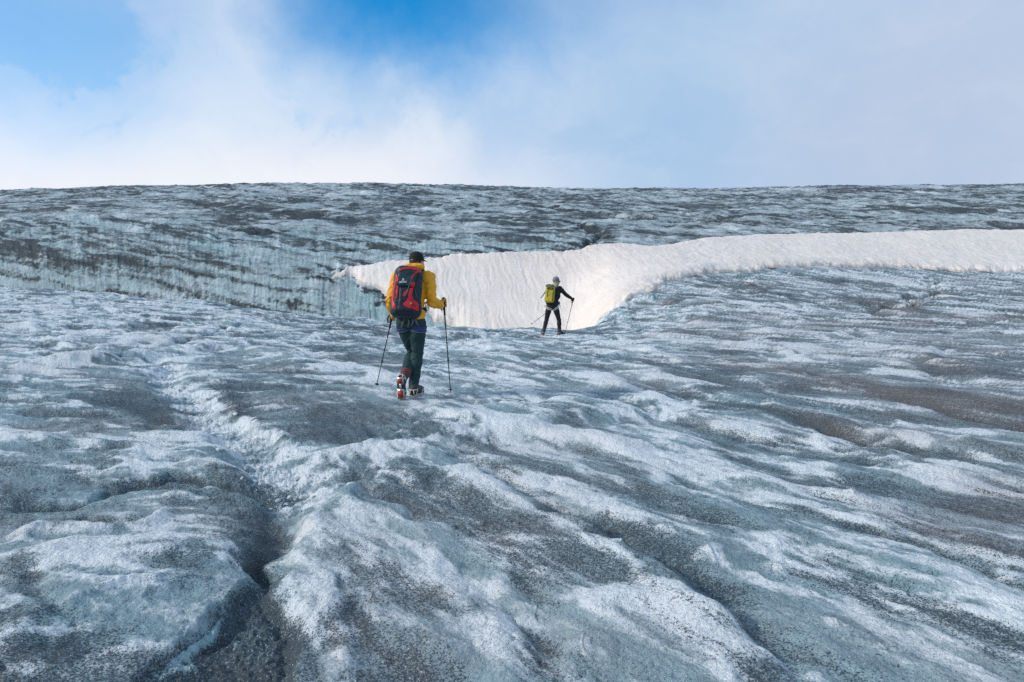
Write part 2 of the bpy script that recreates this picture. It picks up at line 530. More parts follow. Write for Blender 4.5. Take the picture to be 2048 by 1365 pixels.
# ------------------------------------------------------------------ left half
HK, WK = 0.85, 0.75
CH1 = [(305, 712), (350, 765), (400, 810), (440, 850), (490, 885), (530, 920), (570, 955), (590, 985)]
stroke(CH1, 0.24, h=-0.13, white=0.55, dirt=-0.25, rough=1.0, power=3, taper=0.08)
stroke([(440, 745), (470, 800), (520, 860), (590, 900), (640, 935)], 0.12, h=0.02, white=0.4, rough=0.8)
stroke([(560, 950), (640, 955), (700, 940)], 0.10, h=0.0, white=0.5, rough=0.7)
CH2 = [(575, 960), (560, 1040), (545, 1090), (535, 1150), (500, 1220), (450, 1290), (400, 1375)]
stroke(CH2[:4], 0.15, h=-0.13, dirt=0.75, aqua=0.3, power=3, taper=0.12)
region([(520, 1080), (545, 1100), (528, 1140), (552, 1185), (572, 1250), (590, 1330), (600, 1420), (250, 1420), (300, 1345), (352, 1290), (400, 1240), (440, 1195), (500, 1150)], 0.035, h=-0.075, dirt=0.95, white=-0.5, rough=0.7)
stroke([(548, 1130), (560, 1190), (580, 1250), (585, 1330)], 0.05, h=-0.03, dirt=0.9)
stroke([(400, 1270), (450, 1230), (500, 1200)], 0.03, h=-0.03, dirt=0.6)
region([(300, 1350), (360, 1290), (400, 1250), (440, 1205), (430, 1230), (395, 1275), (400, 1300), (330, 1350)], 0.012, h=0.025, dirt=-1.1, aqua=0.8)
stroke([(60, 745), (150, 725), (235, 708), (290, 725)], 0.55, h=0.20, white=0.12)
stroke([(0, 740), (100, 745), (220, 700)], 0.14, h=0.04, white=0.6)
stroke([(250, 790), (300, 830), (380, 850)], 0.25, h=-0.02, dirt=0.65)  # shaded right flank of the mound, darkened through the dirt layer
stroke([(330, 715), (400, 703), (480, 700), (560, 720), (660, 760)], 0.30, h=0.15, white=0.15)
stroke([(440, 760), (470, 800), (520, 840)], 0.20, h=-0.03, dirt=0.8)
stroke([(520, 780), (600, 800), (680, 830)], 0.35, h=0.05, dirt=0.3, brown=0.3)
stroke([(270, 690), (320, 695), (400, 680), (470, 660), (520, 650)], 0.14, h=-0.16, dirt=0.7)
stroke([(430, 650), (500, 640), (560, 650)], 0.35, h=0.12, white=0.3, brown=0.3)
stroke([(0, 655), (60, 665), (180, 668)], 0.25, h=0.06, white=0.9)
stroke([(0, 690), (120, 690), (250, 672), (350, 690)], 0.22, h=0.06, white=0.6)
stroke([(100, 640), (180, 655), (300, 680)], 0.3, h=0.05, dirt=0.5)
stroke([(300, 640), (360, 660), (420, 690)], 0.25, h=0.05, white=0.6, brown=0.15)
stroke([(0, 880), (120, 900), (260, 905), (380, 920), (470, 950)], 0.13, h=0.06, white=0.5)
stroke([(0, 905), (60, 912), (100, 905)], 0.06, h=0.02, white=0.5)
stroke([(0, 850), (120, 870), (230, 880)], 0.18, h=-0.02, dirt=0.4, brown=0.45)
stroke([(300, 850), (340, 862), (400, 858)], 0.07, h=-0.08, dirt=1.0)
stroke([(0, 1012), (120, 1008), (230, 975), (330, 960), (440, 962), (560, 968)], 0.09, h=-0.08, dirt=0.9)
stroke([(270, 975), (400, 975), (540, 975)], 0.07, h=-0.05, dirt=0.5)
stroke([(120, 950), (200, 945), (280, 950)], 0.07, h=0.03, white=0.7)
stroke([(300, 990), (420, 985), (500, 1000)], 0.12, h=0.04, dirt=0.1)
stroke([(480, 1010), (520, 1050), (500, 1100)], 0.13, h=-0.07, dirt=0.65)
stroke([(150, 1030), (220, 1046), (300, 1040)], 0.09, h=-0.07, dirt=0.65)
stroke([(0, 1095), (80, 1062), (190, 1058), (290, 1048), (350, 1022)], 0.09, h=0.07, white=0.7)
stroke([(0, 1160), (120, 1110), (260, 1110), (360, 1130)], 0.28, h=0.05, white=0.45)
stroke([(80, 1140), (90, 1230), (130, 1260)], 0.05, h=-0.03, dirt=0.3)
stroke([(110, 1245), (160, 1215), (260, 1190), (340, 1180)], 0.05, h=0.03, white=0.6)
stroke([(0, 1320), (60, 1260), (100, 1230)], 0.08, h=0.03, white=0.55)
stroke([(320, 1180), (400, 1170), (460, 1190)], 0.09, h=0.01, dirt=0.35)
# ------------------------------------------------------------------ towards the brow
HK, WK = 0.8, 1.0
stroke([(1300, 590), (1240, 625), (1215, 650)], 0.45, h=0.25, aqua=0.5, dirt=-0.2)
stroke([(1240, 610), (1225, 625)], 0.25, h=-0.25, dirt=0.8)
stroke([(1350, 575), (1450, 570), (1560, 590)], 0.5, h=0.1, dirt=0.5, brown=0.2)
stroke([(1560, 548), (1640, 560), (1700, 575)], 0.5, h=-0.15, dirt=0.8)
stroke([(1860, 550), (1880, 580), (1810, 610), (1720, 640)], 0.35, h=-0.35, dirt=1.0)
stroke([(1640, 590), (1800, 610), (1960, 600)], 0.5, h=-0.1, dirt=0.75)
stroke([(1780, 620), (1900, 640), (2060, 640)], 0.7, h=0.10, dirt=0.45, brown=0.7)
stroke([(1700, 555), (1760, 565), (1840, 570)], 0.6, h=0.1, white=0.6)
stroke([(1960, 545), (2060, 550)], 0.6, h=-0.1, dirt=0.9)
stroke([(1480, 660), (1580, 665), (1680, 670)], 0.5, h=0.06, dirt=0.5, brown=0.6)
stroke([(1380, 620), (1500, 615), (1600, 640)], 0.4, h=0.08, white=0.6)
stroke([(1180, 670), (1300, 660), (1420, 650)], 0.3, h=0.05, white=0.5)
# ------------------------------------------------------------------ far slope
stroke([(740, 530), (850, 518), (950, 510), (1050, 505), (1150, 501), (1200, 494)], 0.35, h=-0.12, dirt=0.9)
stroke([(1240, 490), (1290, 495), (1330, 492)], 0.35, h=-0.12, dirt=0.7)
stroke([(640, 556), (665, 540), (690, 528)], 0.25, h=-0.15, dirt=0.8)
stroke([(390, 400), (430, 410), (470, 420)], 2.6, h=-0.5, dirt=0.7)
stroke([(530, 420), (590, 425), (640, 440)], 1.6, h=-0.4, dirt=0.7)
stroke([(480, 455), (530, 462), (575, 468)], 0.9, h=-0.4, dirt=1.0)
stroke([(520, 475), (600, 470), (700, 480)], 1.3, aqua=1.0, dirt=-0.5)
stroke([(380, 480), (440, 490), (500, 500)], 1.2, aqua=0.7, dirt=-0.2)
stroke([(690, 500), (720, 496), (750, 500)], 0.6, h=-0.2, dirt=0.9)
stroke([(1140, 440), (1185, 462), (1200, 475), (1170, 490), (1150, 500)], 0.55, h=-0.5, dirt=1.1)
stroke([(1060, 400), (1120, 420), (1200, 430), (1330, 440), (1420, 445), (1460, 430)], 1.2, h=-0.5, dirt=0.75)
stroke([(930, 440), (1000, 450), (1080, 480)], 1.3, dirt=0.6)
stroke([(760, 420), (850, 430), (950, 410)], 2.0, aqua=0.4, dirt=0.2)
stroke([(1300, 470), (1400, 470), (1500, 455)], 1.3, white=0.4, dirt=-0.3)
stroke([(1200, 420), (1350, 425), (1480, 440)], 1.2, white=0.5)
stroke([(1550, 420), (1750, 430), (2048, 425)], 2.5, aqua=0.3, white=0.2)
stroke([(655, 560), (672, 552), (690, 556)], 0.28, h=0.22, dirt=0.9)
stroke([(692, 560), (716, 574), (760, 594), (800, 612)], 0.12, h=-0.08, dirt=0.6)
stroke([(700, 590), (760, 615), (830, 640), (880, 655)], 0.6, dirt=-0.6, aqua=0.4)
stroke([(560, 590), (600, 600), (590, 620)], 0.3, h=-0.03, dirt=0.35)

# ------------------------------------------------------------------ broad grubby and clean areas, painted shade on one mound
HK, WK = 1.0, 1.0
region([(0, 770), (120, 750), (260, 735), (340, 770), (400, 840), (380, 860), (200, 870), (0, 860)], 0.35, dirt=0.18, white=-0.22)
stroke([(255, 775), (310, 815), (370, 850)], 0.28, h=-0.04, dirt=0.45, white=-0.4)  # mound's shadow on its right flank, painted in as extra dirt
region([(420, 712), (520, 705), (640, 750), (760, 800), (800, 850), (700, 890), (600, 890), (500, 860), (440, 790)], 0.30, dirt=0.14, white=-0.30, brown=0.12)
region([(0, 930), (300, 945), (520, 960), (560, 1010), (500, 1100), (400, 1010), (300, 1040), (0, 1050)], 0.12, dirt=0.20, white=-0.30)
region([(1250, 600), (1500, 560), (2200, 560), (2200, 660), (1700, 660), (1400, 640)], 1.2, dirt=0.22, brown=0.18)
region([(1300, 650), (1600, 640), (2200, 680), (2200, 930), (1900, 900), (1600, 800), (1400, 720)], 0.8, dirt=0.16, white=-0.10, brown=0.30)
region([(1900, 940), (2200, 980), (2200, 1180), (2000, 1140), (1800, 1060)], 0.3, dirt=0.12, brown=0.25)
region([(640, 1080), (760, 1080), (900, 1250), (960, 1400), (700, 1400), (620, 1200)], 0.15, dirt=0.22, brown=0.10)
region([(850, 840), (1100, 850), (1500, 950), (1740, 1060), (1500, 1010), (1250, 930), (1000, 900)], 0.2, dirt=-0.25, white=0.25)
region([(560, 640), (760, 640), (1100, 670), (1200, 700), (900, 700), (700, 690)], 1.0, dirt=0.15)

# ------------------------------------------------------------------ relief by noise
ex, ey = 0.53, -0.85                    # the ice is drawn out along this bearing on the right
al, ac = X * ex + Y * ey, X * -ey * 1.0 + Y * ex
wq = 0.55 * fbm(X / 2.6, Y / 2.6, 3, 0.5, 51)
leftm = sstep(-(X + 0.9 + 0.10 * Y), -0.6, 0.9)       # left of the melt channel: rounder humps
calm = np.ones_like(B)
CALM = []


def lay(l1, l2, o, seed, kind=fbm, g=0.5):
    a = kind(al / l1 + wq, (ac / l2) + wq, o, g, seed)
    b = kind(X / (l1 * 0.75) + wq, Y / (l2 * 0.9) + wq, o, g, seed + 5)
    return a * (1 - leftm) + b * leftm


big = lay(6.5, 2.2, 3, 60)
med = lay(1.9, 0.55, 4, 70)
mid2 = lay(0.75, 0.30, 4, 80, ridged)
small = fbm(X / 0.16 + wq, Y / 0.13, 4, 0.55, 90)
billow = np.abs(fbm(X / 0.11, Y / 0.10, 3, 0.5, 95))
g_near = 1 - hill_m
lip = lay(1.5, 0.42, 5, 100, ridged, 0.6)
far_g = sstep(Y, 9, 22)
rel = big * (0.075 + 0.02 * far_g) + med * (0.028 + 0.012 * sstep(Y, 6, 11) + 0.015 * far_g) + mid2 * (0.006 + 0.004 * sstep(Y, 4, 8) + 0.010 * far_g) + lip * 0.02 * far_g + small * 0.0045 + billow * 0.008 + np.clip(ROUGH, 0, 1.2) * (0.024 * np.abs(fbm(X / 0.075, Y / 0.075, 3, 0.6, 97)) + 0.03 * np.abs(pn(X / 0.16, Y / 0.16, 99)))
H += rel * g_near

# far slope: broad steps, layered bands, runnels down the steep face
zb = B - EYE
face = sstep(Y - fd_, 0, 2) * (1 - sstep(Y - fd_, 16, 26)) * (1 - sstep(X / np.maximum(Y, 1), 0.05, 0.25))
hb = fbm(X / 6.0, Y / 7.0, 4, 0.55, 110)
hm = fbm(X / 1.9 + wq, Y / 2.6 + wq, 4, 0.55, 120)
hr = ridged(X / 2.2, Y / 2.8, 4, 0.55, 130)
H += hill_m * (1 - 0.75 * face) * (hb * 0.24 + hm * 0.08 + hr * 0.06)
tilt = 0.17 * X + 0.02 * fbm(X / 3.0, Y / 3.0, 2, 0.5, 140) * 8
lq = zb + tilt
bands = fbm(lq / 0.55 + 0.25 * wq, X / 16.0, 6, 0.66, 150)
thin = ridged(lq / 0.60 + 0.12 * fbm(X / 3.0, Y / 3.0, 3, 0.5, 155), X / 22.0, 5, 0.62, 160)
ang = X / np.maximum(Y, 5) * 42.0        # runnels follow the fall line of the bowl
run = fbm(ang / 0.42 + 0.25 * wq, Y / 6.0, 4, 0.6, 170)
H += face * (bands * 0.05 + run * 0.06)
# crest roughness so the skyline is not a clean line
H += sstep(Y, 80, 130) * 0.09 * fbm(X / 1.6, Y / 4.0, 4, 0.6, 180)

# ------------------------------------------------------------------ where grit and crust lie
n_d = fbm(al / 1.9 + wq, ac / 0.50, 7, 0.64, 200) * (1 - leftm) + fbm(X / 1.1 + wq, Y / 0.65, 7, 0.64, 206) * leftm
n_w = fbm(al / 1.6 + wq, ac / 0.36, 7, 0.66, 210) * (1 - leftm) + fbm(X / 0.9, Y / 0.45 + wq, 7, 0.66, 216) * leftm
n_b = fbm(X / 1.8, Y / 1.5, 4, 0.55, 220)
n_f = fbm(X / 0.06, Y / 0.06, 3, 0.6, 226)
hol = med + 0.5 * mid2
n_L = fbm(al / 8.0 + wq, ac / 1.3, 5, 0.6, 290)
n_X = fbm(X / 6.0, Y / 7.0 + wq, 3, 0.5, 296) * far_g
pits = sstep(pn(X / 0.055, Y / 0.055, 501) + 0.35 * pn(X / 0.4, Y / 0.4, 505), 0.45, 0.95) * (1 - sstep(Y, 6, 9))
H -= pits * 0.010
dnear = 0.44 + 0.56 * n_d + 0.52 * n_L + 0.40 * n_X + 0.35 * pits - 0.28 * hol + DIRT_SHADE
wnear = 0.08 + 0.72 * n_w + 0.40 * hol - 0.34 * n_L - 0.35 * n_X + WHITE - 0.4 * np.maximum(DIRT_SHADE, 0)
wnear = wnear - 0.20 + 0.42 * sstep(mid2, 0.7, 1.5) + 0.30 * sstep(lip, 0.8, 1.8) * sstep(Y, 4, 9)
dnear = dnear - 0.45 * np.clip(wnear, 0, 1)
bnear = 0.05 + 0.45 * n_b + 0.15 * sstep(X, 0, 6) + BROWN
# far slope
fs = fbm(X / 9.0 + wq, Y / 11.0, 7, 0.74, 230)
fs2 = fbm(X / 0.9, Y / 3.4 + wq, 4, 0.6, 240)
drk = ridged(al / 26.0 + 0.4 * wq, ac / 5.5, 6, 0.68, 250)
line = ridged(Y / 6.5 + 0.05 * X + 0.5 * fbm(X / 7.0, Y / 9.0, 4, 0.6, 232), X / 26.0 + 0.2 * wq, 5, 0.66, 234)
dirt_h = -0.24 + 0.26 * line + 0.60 * fs + 0.22 * fs2 + 0.34 * drk - 0.25 * hm
dirt_w = -0.06 + 0.50 * bands + 0.80 * sstep(thin, 0.70, 1.50) - 0.16 * run + 0.42 * fs
dhill = dirt_h * (1 - face) + dirt_w * face + DIRT_SHADE
whill = (0.12 + 0.60 * fbm(X / 4.0, Y / 9.0, 6, 0.70, 260) + 0.30 * hm) * (1 - face * 0.3) + WHITE - 0.3 * np.maximum(DIRT_SHADE, 0)
ahill = 0.15 + 0.36 * face * (0.6 + 0.7 * fbm(X / 3.2, Y / 4.0, 3, 0.5, 270)) + 0.25 * np.maximum(run, 0) * face + AQUA
dnear = np.where(dnear > 0.62, 0.62 + 0.45 * (dnear - 0.62), dnear) + 0.6 * np.clip(DIRT_SHADE - 0.7, 0, 0.6) * (1 - far_g)
mR = np.clip(dnear * g_near + dhill * hill_m, 0, 1.3)
whill = whill - 0.1 + 0.45 * np.maximum(run, 0) * face
mG = np.clip(wnear * g_near + whill * hill_m, 0, 1)
mB = np.clip((AQUA + 0.10 + 0.25 * fbm(X / 0.9, Y / 0.9, 3, 0.5, 280)) * g_near + ahill * hill_m, 0, 1)
mA = np.clip(bnear * g_near + (0.05 + 0.2 * n_b) * hill_m, 0, 1)

# footing of the walkers: the ice is trodden level under them
P1 = ((823 - 1024) / FPX * 9.05, 9.05)
P2 = ((1104 - 1024) / FPX * 21.7, 21.7)
keep = np.ones_like(B)
for (px_, py_, rr) in ((P1[0], P1[1] - 0.1, 0.42), (P2[0], P2[1], 0.6)):
    q = np.sqrt((X - px_) ** 2 + ((Y - py_) * 0.7) ** 2)
    keep *= 0.12 + 0.88 * sstep(q, rr * 0.7, rr * 1.9)
# nothing may stand up between the camera and the walkers' feet
Z = B + H * keep


def ground_z(x, y):
    r = np.clip(np.searchsorted(D, y), 1, NR - 1)
    t = (y - D[r - 1]) / (D[r] - D[r - 1])
    def at(rr):
        s = x / WD[rr]
        c = np.clip(np.searchsorted(S, s), 1, NC - 1)
        q = (s - S[c - 1]) / (S[c] - S[c - 1])
        return Z[rr, c - 1] * (1 - q) + Z[rr, c] * q
    return float(at(r - 1) * (1 - t) + at(r) * t)

# ------------------------------------------------------------------ mesh helpers
COL = scene.collection


def mesh_np(name, verts, quads, mat, parent=None, smooth=True, attr=None):
    me = bpy.data.meshes.new(name)
    me.vertices.add(len(verts))
    me.vertices.foreach_set('co', np.asarray(verts, np.float32).ravel())
    n = len(quads)
    k = quads.shape[1]
    me.loops.add(n * k)
    me.loops.foreach_set('vertex_index', quads.astype(np.int32).ravel())
    me.polygons.add(n)
    me.polygons.foreach_set('loop_start', np.arange(0, n * k, k, dtype=np.int32))
    me.update(calc_edges=True)
    me.validate()
    if smooth:
        me.polygons.foreach_set('use_smooth', np.ones(len(me.polygons), bool))
    if attr is not None:
        at = me.attributes.new('lay', 'FLOAT_COLOR', 'POINT')
        at.data.foreach_set('color', attr.astype(np.float32).ravel())
    me.materials.append(mat)
    o = bpy.data.objects.new(name, me)
    COL.objects.link(o)
    if parent:
        o.parent = parent
    return o


def grid_object(name, Xg, Yg, Zg, fmask, mat, attr=None):
    nr, nc = Xg.shape
    idx = np.arange(nr * nc).reshape(nr, nc)
    q = np.stack([idx[:-1, :-1], idx[:-1, 1:], idx[1:, 1:], idx[1:, :-1]], -1)[fmask]
    used = np.unique(q)
    remap = np.full(nr * nc, -1, np.int64)
    remap[used] = np.arange(len(used))
    v = np.stack([Xg.ravel()[used], Yg.ravel()[used], Zg.ravel()[used]], 1)
    at = attr.reshape(-1, 4)[used] if attr is not None else None
    return mesh_np(name, v, remap[q], mat, attr=at)


def tag(o, label=None, cat=None, group=None, kind=None):
    if label: o['label'] = label
    if cat: o['category'] = cat
    if group: o['group'] = group
    if kind: o['kind'] = kind
    return o


# ------------------------------------------------------------------ ice material
def ice_material(name, far=False):
    m = bpy.data.materials.new(name)
    m.use_nodes = True
    t = NT(m.node_tree)
    at = t.n('ShaderNodeAttribute', attribute_name='lay')
    sep = t.n('ShaderNodeSeparateColor')
    t.l(at.outputs['Color'], sep.inputs[0])
    dirt, white, aqua, brown = sep.outputs[0], sep.outputs[1], sep.outputs[2], at.outputs['Alpha']
    tcn = t.n('ShaderNodeTexCoord')
    pos = tcn.outputs['Object']
    clean = t.mix(aqua, (0.285, 0.395, 0.425, 1) if not far else (0.54, 0.62, 0.63, 1), (0.34, 0.53, 0.56, 1) if not far else (0.44, 0.62, 0.62, 1))
    var = t.noise(pos, 7.0 if not far else 1.2, 5, 0.62)
    clean = t.mix(t.ramp(var, 0.3, 0.72), clean, t.mix(0.5, clean, (0.10, 0.155, 0.18, 1)))
    crust = t.noise(pos, 26.0 if not far else 2.6, 5, 0.7)
    # fine streaks along the grain of the ice
    cmb = t.n('ShaderNodeCombineXYZ')
    if not far:
        t.l(t.vmath('DOT_PRODUCT', pos, (0.53 * 2.2, -0.85 * 2.2, 0)), cmb.inputs[0])
        t.l(t.vmath('DOT_PRODUCT', pos, (0.85 * 13, 0.53 * 13, 0)), cmb.inputs[1])
    else:       # layers lying in the ice, dipping gently to the right
        t.l(t.vmath('DOT_PRODUCT', pos, (0.16, 0.05, 0)), cmb.inputs[0])
        t.l(t.vmath('DOT_PRODUCT', pos, (0.55, 0.10, 2.4)), cmb.inputs[1])
    strk = t.math('SUBTRACT', t.noise(cmb.outputs[0], 1.0, 7.0, 0.72), 0.5)
    dirt = t.math('ADD', dirt, t.math('MULTIPLY', strk, 1.5))
    wf = t.math('ADD', white, t.math('MULTIPLY', t.math('SUBTRACT', crust, 0.5), 1.1))
    wf = t.math('SUBTRACT', wf, t.math('MULTIPLY', strk, 0.8))
    wf = t.ramp(wf, 0.08, 0.85)
    col = t.mix(wf, clean, (0.77, 0.815, 0.82, 1))
    # grit: fine dark grains, denser where dirt lies; brown mud tint
    gcol = t.mix(brown, (0.058, 0.092, 0.108, 1) if not far else (0.042, 0.050, 0.052, 1), (0.15, 0.125, 0.11, 1))
    tint = t.mix(t.math('MULTIPLY', brown, 0.55), col, (0.46, 0.41, 0.40, 1))
    if not far:
        g1 = t.noise(pos, 95.0, 2.0, 0.7)
        g2 = t.noise(pos, 38.0, 3.0, 0.7)
        th = t.ramp(dirt, 0.0, 1.15, 0.605, 0.40, smooth=False)
        gr = t.math('MAXIMUM', t.ramp(g1, th, t.math('ADD', th, 0.035)), t.math('MULTIPLY', t.ramp(g2, t.math('ADD', th, 0.03), t.math('ADD', th, 0.12)), 0.8))
        film = t.math('MULTIPLY', t.ramp(dirt, 0.15, 1.3), 0.60)
        base_ = t.mix(film, tint, gcol)
        fin = t.mix(t.math('MULTIPLY', gr, t.ramp(dirt, -0.3, 0.35, 0.35, 0.9)), base_, t.mix(0.5, gcol, (0.03, 0.03, 0.035, 1)))
        spark = t.ramp(t.noise(pos, 120.0, 2.0, 0.6), 0.64, 0.70)
        fin = t.mix(t.math('MULTIPLY', spark, 0.6), fin, (0.9, 0.95, 1.0, 1))  # glints on the ice painted into the colour as pale specks
    else:
        g2 = t.noise(pos, 5.0, 5.0, 0.75)
        df = t.math('ADD', dirt, t.math('MULTIPLY', t.math('SUBTRACT', g2, 0.5), 1.3))
        fin = t.mix(t.math('MULTIPLY', t.ramp(df, 0.08, 1.0), 0.94), tint, gcol)
    b = t.n('ShaderNodeBsdfPrincipled')
    t.l(fin, b.inputs['Base Color'])
    rg = t.ramp(t.noise(pos, 20.0, 3), 0.3, 0.7, 0.34, 0.66)
    t.l(rg, b.inputs['Roughness'])
    b.inputs['Specular IOR Level'].default_value = 0.35 if not far else 0.12
    b.inputs['IOR'].default_value = 1.31
    bp = t.n('ShaderNodeBump')
    if not far:
        hh = t.math('ADD', t.math('MULTIPLY', t.noise(pos, 55.0, 4.0, 0.65), 1.0), t.math('MULTIPLY', t.noise(pos, 14.0, 4.0, 0.6), 1.6))
        bp.inputs['Distance'].default_value = 0.020
        bp.inputs['Strength'].default_value = 0.85
    else:
        hh = t.noise(pos, 3.5, 6.0, 0.7)
        bp.inputs['Distance'].default_value = 0.35
        bp.inputs['Strength'].default_value = 0.7
    t.l(hh, bp.inputs['Height'])
    t.l(bp.outputs[0], b.inputs['Normal'])
    out = t.n('ShaderNodeOutputMaterial')
    t.l(b.outputs[0], out.inputs[0])
    return m


M_ICE = ice_material('glacier ice')
M_ICE_FAR = ice_material('glacier ice far slope', True)

LAY = np.stack([mR, mG, mB, mA], -1)
fy = 0.25 * (Y[:-1, :-1] + Y[1:, 1:] + Y[1:, :-1] + Y[:-1, 1:])
fx = 0.25 * (X[:-1, :-1] + X[1:, 1:] + X[1:, :-1] + X[:-1, 1:])
hillface = fy > foot_d(fx, fy)
ground = grid_object('ground', X, Y, Z, ~hillface, M_ICE, LAY)
tag(ground, 'gritty blue grey glacier ice under the walkers, ridged and furrowed', kind='structure')
hill = grid_object('hill', X, Y, Z, hillface, M_ICE_FAR, LAY)
tag(hill, 'far slope of dirt banded glacier ice rising to the skyline', kind='structure')

# ------------------------------------------------------------------ old snow lying in the gully and over the slope
up_edge = [(664, 551), (690, 544), (712, 537), (760, 531), (850, 521), (950, 514), (1050, 509), (1150, 505), (1200, 498), (1250, 495), (1312, 500),
           (1340, 494), (1400, 484), (1500, 478), (1600, 475), (1800, 471), (2048, 465), (2350, 462), (2700, 462)]
lo_edge = [(2700, 550), (2350, 548), (2048, 546), (1900, 543), (1760, 538), (1600, 537), (1500, 545), (1420, 552), (1350, 563), (1320, 574), (1290, 588),
           (1260, 602), (1230, 620), (1205, 636)]
poly = [hit(*p, dmin=30) for p in up_edge] + [hit(*p, dmin=30) for p in lo_edge]
for (u, d) in [(1165, 30.5), (1100, 29.0), (1000, 29.0), (940, 30.0)]:
    poly.append(((u - 1024) / FPX * d, d))
poly += [hit(905, 648, 30), hit(880, 641, 30), hit(835, 622, 30), hit(790, 601, 30), hit(755, 584, 30), hit(722, 571, 30), hit(702, 560, 30), hit(684, 556, 30)]
poly = np.array(poly)
ss = np.arange(-0.27, 1.12, 0.0009)
dd_ = np.concatenate([np.arange(27, 62, 0.075)])
SX = (ss[None, :] * dd_[:, None]).astype(np.float32)
SY = np.repeat(dd_[:, None], len(ss), 1).astype(np.float32)
qx = SX + 0.22 * fbm(SX / 1.2, SY / 1.2, 4, 0.6, 300)
qy = SY + 0.28 * fbm(SX / 1.4, SY / 1.4, 4, 0.6, 310)
best = np.full(SX.shape, 1e9, np.float32)
inside = np.zeros(SX.shape, bool)
for i in range(len(poly)):
    a, b2 = poly[i], poly[(i + 1) % len(poly)]
    e = b2 - a
    tt = np.clip(((qx - a[0]) * e[0] + (qy - a[1]) * e[1]) / max((e ** 2).sum(), 1e-9), 0, 1)
    best = np.minimum(best, (qx - a[0] - tt * e[0]) ** 2 + (qy - a[1] - tt * e[1]) ** 2)
    if abs(e[1]) > 1e-9:
        c = ((a[1] > qy) != (b2[1] > qy)) & (qx < e[0] * (qy - a[1]) / e[1] + a[0])
        inside ^= c
sd = np.where(inside, 1, -1) * np.sqrt(best)
# height of the ice beneath, with its relief
ri = np.clip(np.searchsorted(D, SY) - 1, 0, NR - 2)
fr = (SY - D[ri]) / (D[ri + 1] - D[ri])
sidx = np.interp(SX / np.sqrt(SY * SY + 1.2), S, np.arange(NC))
ci = np.clip(sidx.astype(int), 0, NC - 2)
fc = sidx - ci
under = (Z[ri, ci] * (1 - fc) + Z[ri, ci + 1] * fc) * (1 - fr) + (Z[ri + 1, ci] * (1 - fc) + Z[ri + 1, ci + 1] * fc) * fr
bs = base(SX, SY)
k = sstep(sd, -0.1, 1.6)
thick = np.where(sd > 0, 0.30 * (1 - np.exp(-np.maximum(sd, 0) / 0.28)), sd * 1.6)
gul = 1 - sstep(SX / SY, 0.10, 0.24)
ribs = ridged((SX + 0.16 * (SY - 30)) / 0.42 + 0.45 * fbm(SX / 1.5, SY / 1.5, 3, 0.5, 320), SY / 4.2, 3, 0.5, 330)
cups = np.abs(fbm(SX / 0.75, SY / 1.3, 3, 0.55, 340))
SZ0 = (under * (1 - k) + (bs + 0.12) * k) + thick + k * (gul * ribs * 0.026 * (0.6 + 0.8 * np.abs(fbm(SX / 2.5, SY / 3.0, 2, 0.5, 370))) + (0.12 + 0.5 * (1 - gul)) * cups * 0.085 + 0.10 * fbm(SX / 5, SY / 5, 3, 0.5, 350))
SZ = np.where(sd > 0.1, np.maximum(SZ0, under + 0.10 * sstep(sd, 0.1, 0.6)), SZ0)
sm = sd > -0.35
fm = sm[:-1, :-1] & sm[1:, 1:] & sm[1:, :-1] & sm[:-1, 1:]
pk = fbm(SX / 2.4, SY / 1.4, 4, 0.6, 360)
edge = 1 - sstep(sd, 0.02, 0.42)
topdirt = sstep(-np.abs(SX / SY - 0.06), -0.20, 0.0) * sstep(SY, 38, 43)
sa = np.stack([np.clip(edge * 0.8 + 0.10 * fbm(SX / 0.3, SY / 0.6, 3, 0.6, 365), 0, 1),
               np.clip(0.30 + 0.35 * pk + 0.35 * topdirt, 0, 1), np.clip(ribs * 0.5, 0, 1), topdirt * 0.6], -1)


def snow_material():
    m = bpy.data.materials.new('old snow')
    m.use_nodes = True
    t = NT(m.node_tree)
    at = t.n('ShaderNodeAttribute', attribute_name='lay')
    sep = t.n('ShaderNodeSeparateColor')
    t.l(at.outputs['Color'], sep.inputs[0])
    pos = t.n('ShaderNodeTexCoord').outputs['Object']
    c = t.mix(sep.outputs[1], (0.88, 0.80, 0.715, 1), (0.80, 0.68, 0.59, 1))
    sp = t.ramp(t.noise(pos, 9.0, 5, 0.7), 0.50, 0.75)
    c = t.mix(t.math('MULTIPLY', sp, 0.34), c, (0.55, 0.47, 0.44, 1))
    st = t.ramp(t.noise(pos, 3.0, 5, 0.7), 0.50, 0.66)
    c = t.mix(t.math('MULTIPLY', t.math('MULTIPLY', st, at.outputs['Alpha']), 0.7), c, (0.38, 0.32, 0.31, 1))
    ed = t.ramp(t.math('ADD', sep.outputs[0], t.math('MULTIPLY', t.math('SUBTRACT', t.noise(pos, 4.0, 4, .7), 0.5), 0.6)), 0.45, 0.9)
    c = t.mix(t.math('MULTIPLY', ed, 0.55), c, (0.30, 0.25, 0.23, 1))
    b = t.n('ShaderNodeBsdfPrincipled')
    t.l(c, b.inputs['Base Color'])
    b.inputs['Roughness'].default_value = 0.75
    bp = t.n('ShaderNodeBump')
    bp.inputs['Distance'].default_value = 0.05
    bp.inputs['Strength'].default_value = 0.6
    t.l(t.noise(pos, 7.0, 5, 0.65), bp.inputs['Height'])
    t.l(bp.outputs[0], b.inputs['Normal'])
    t.l(b.outputs[0], t.n('ShaderNodeOutputMaterial').inputs[0])
    return m


snow = grid_object('snow_field', SX, SY, SZ, fm, snow_material(), sa)
tag(snow, 'long pinkish white band of old rippled snow filling the gully between the ice slopes', kind='structure')
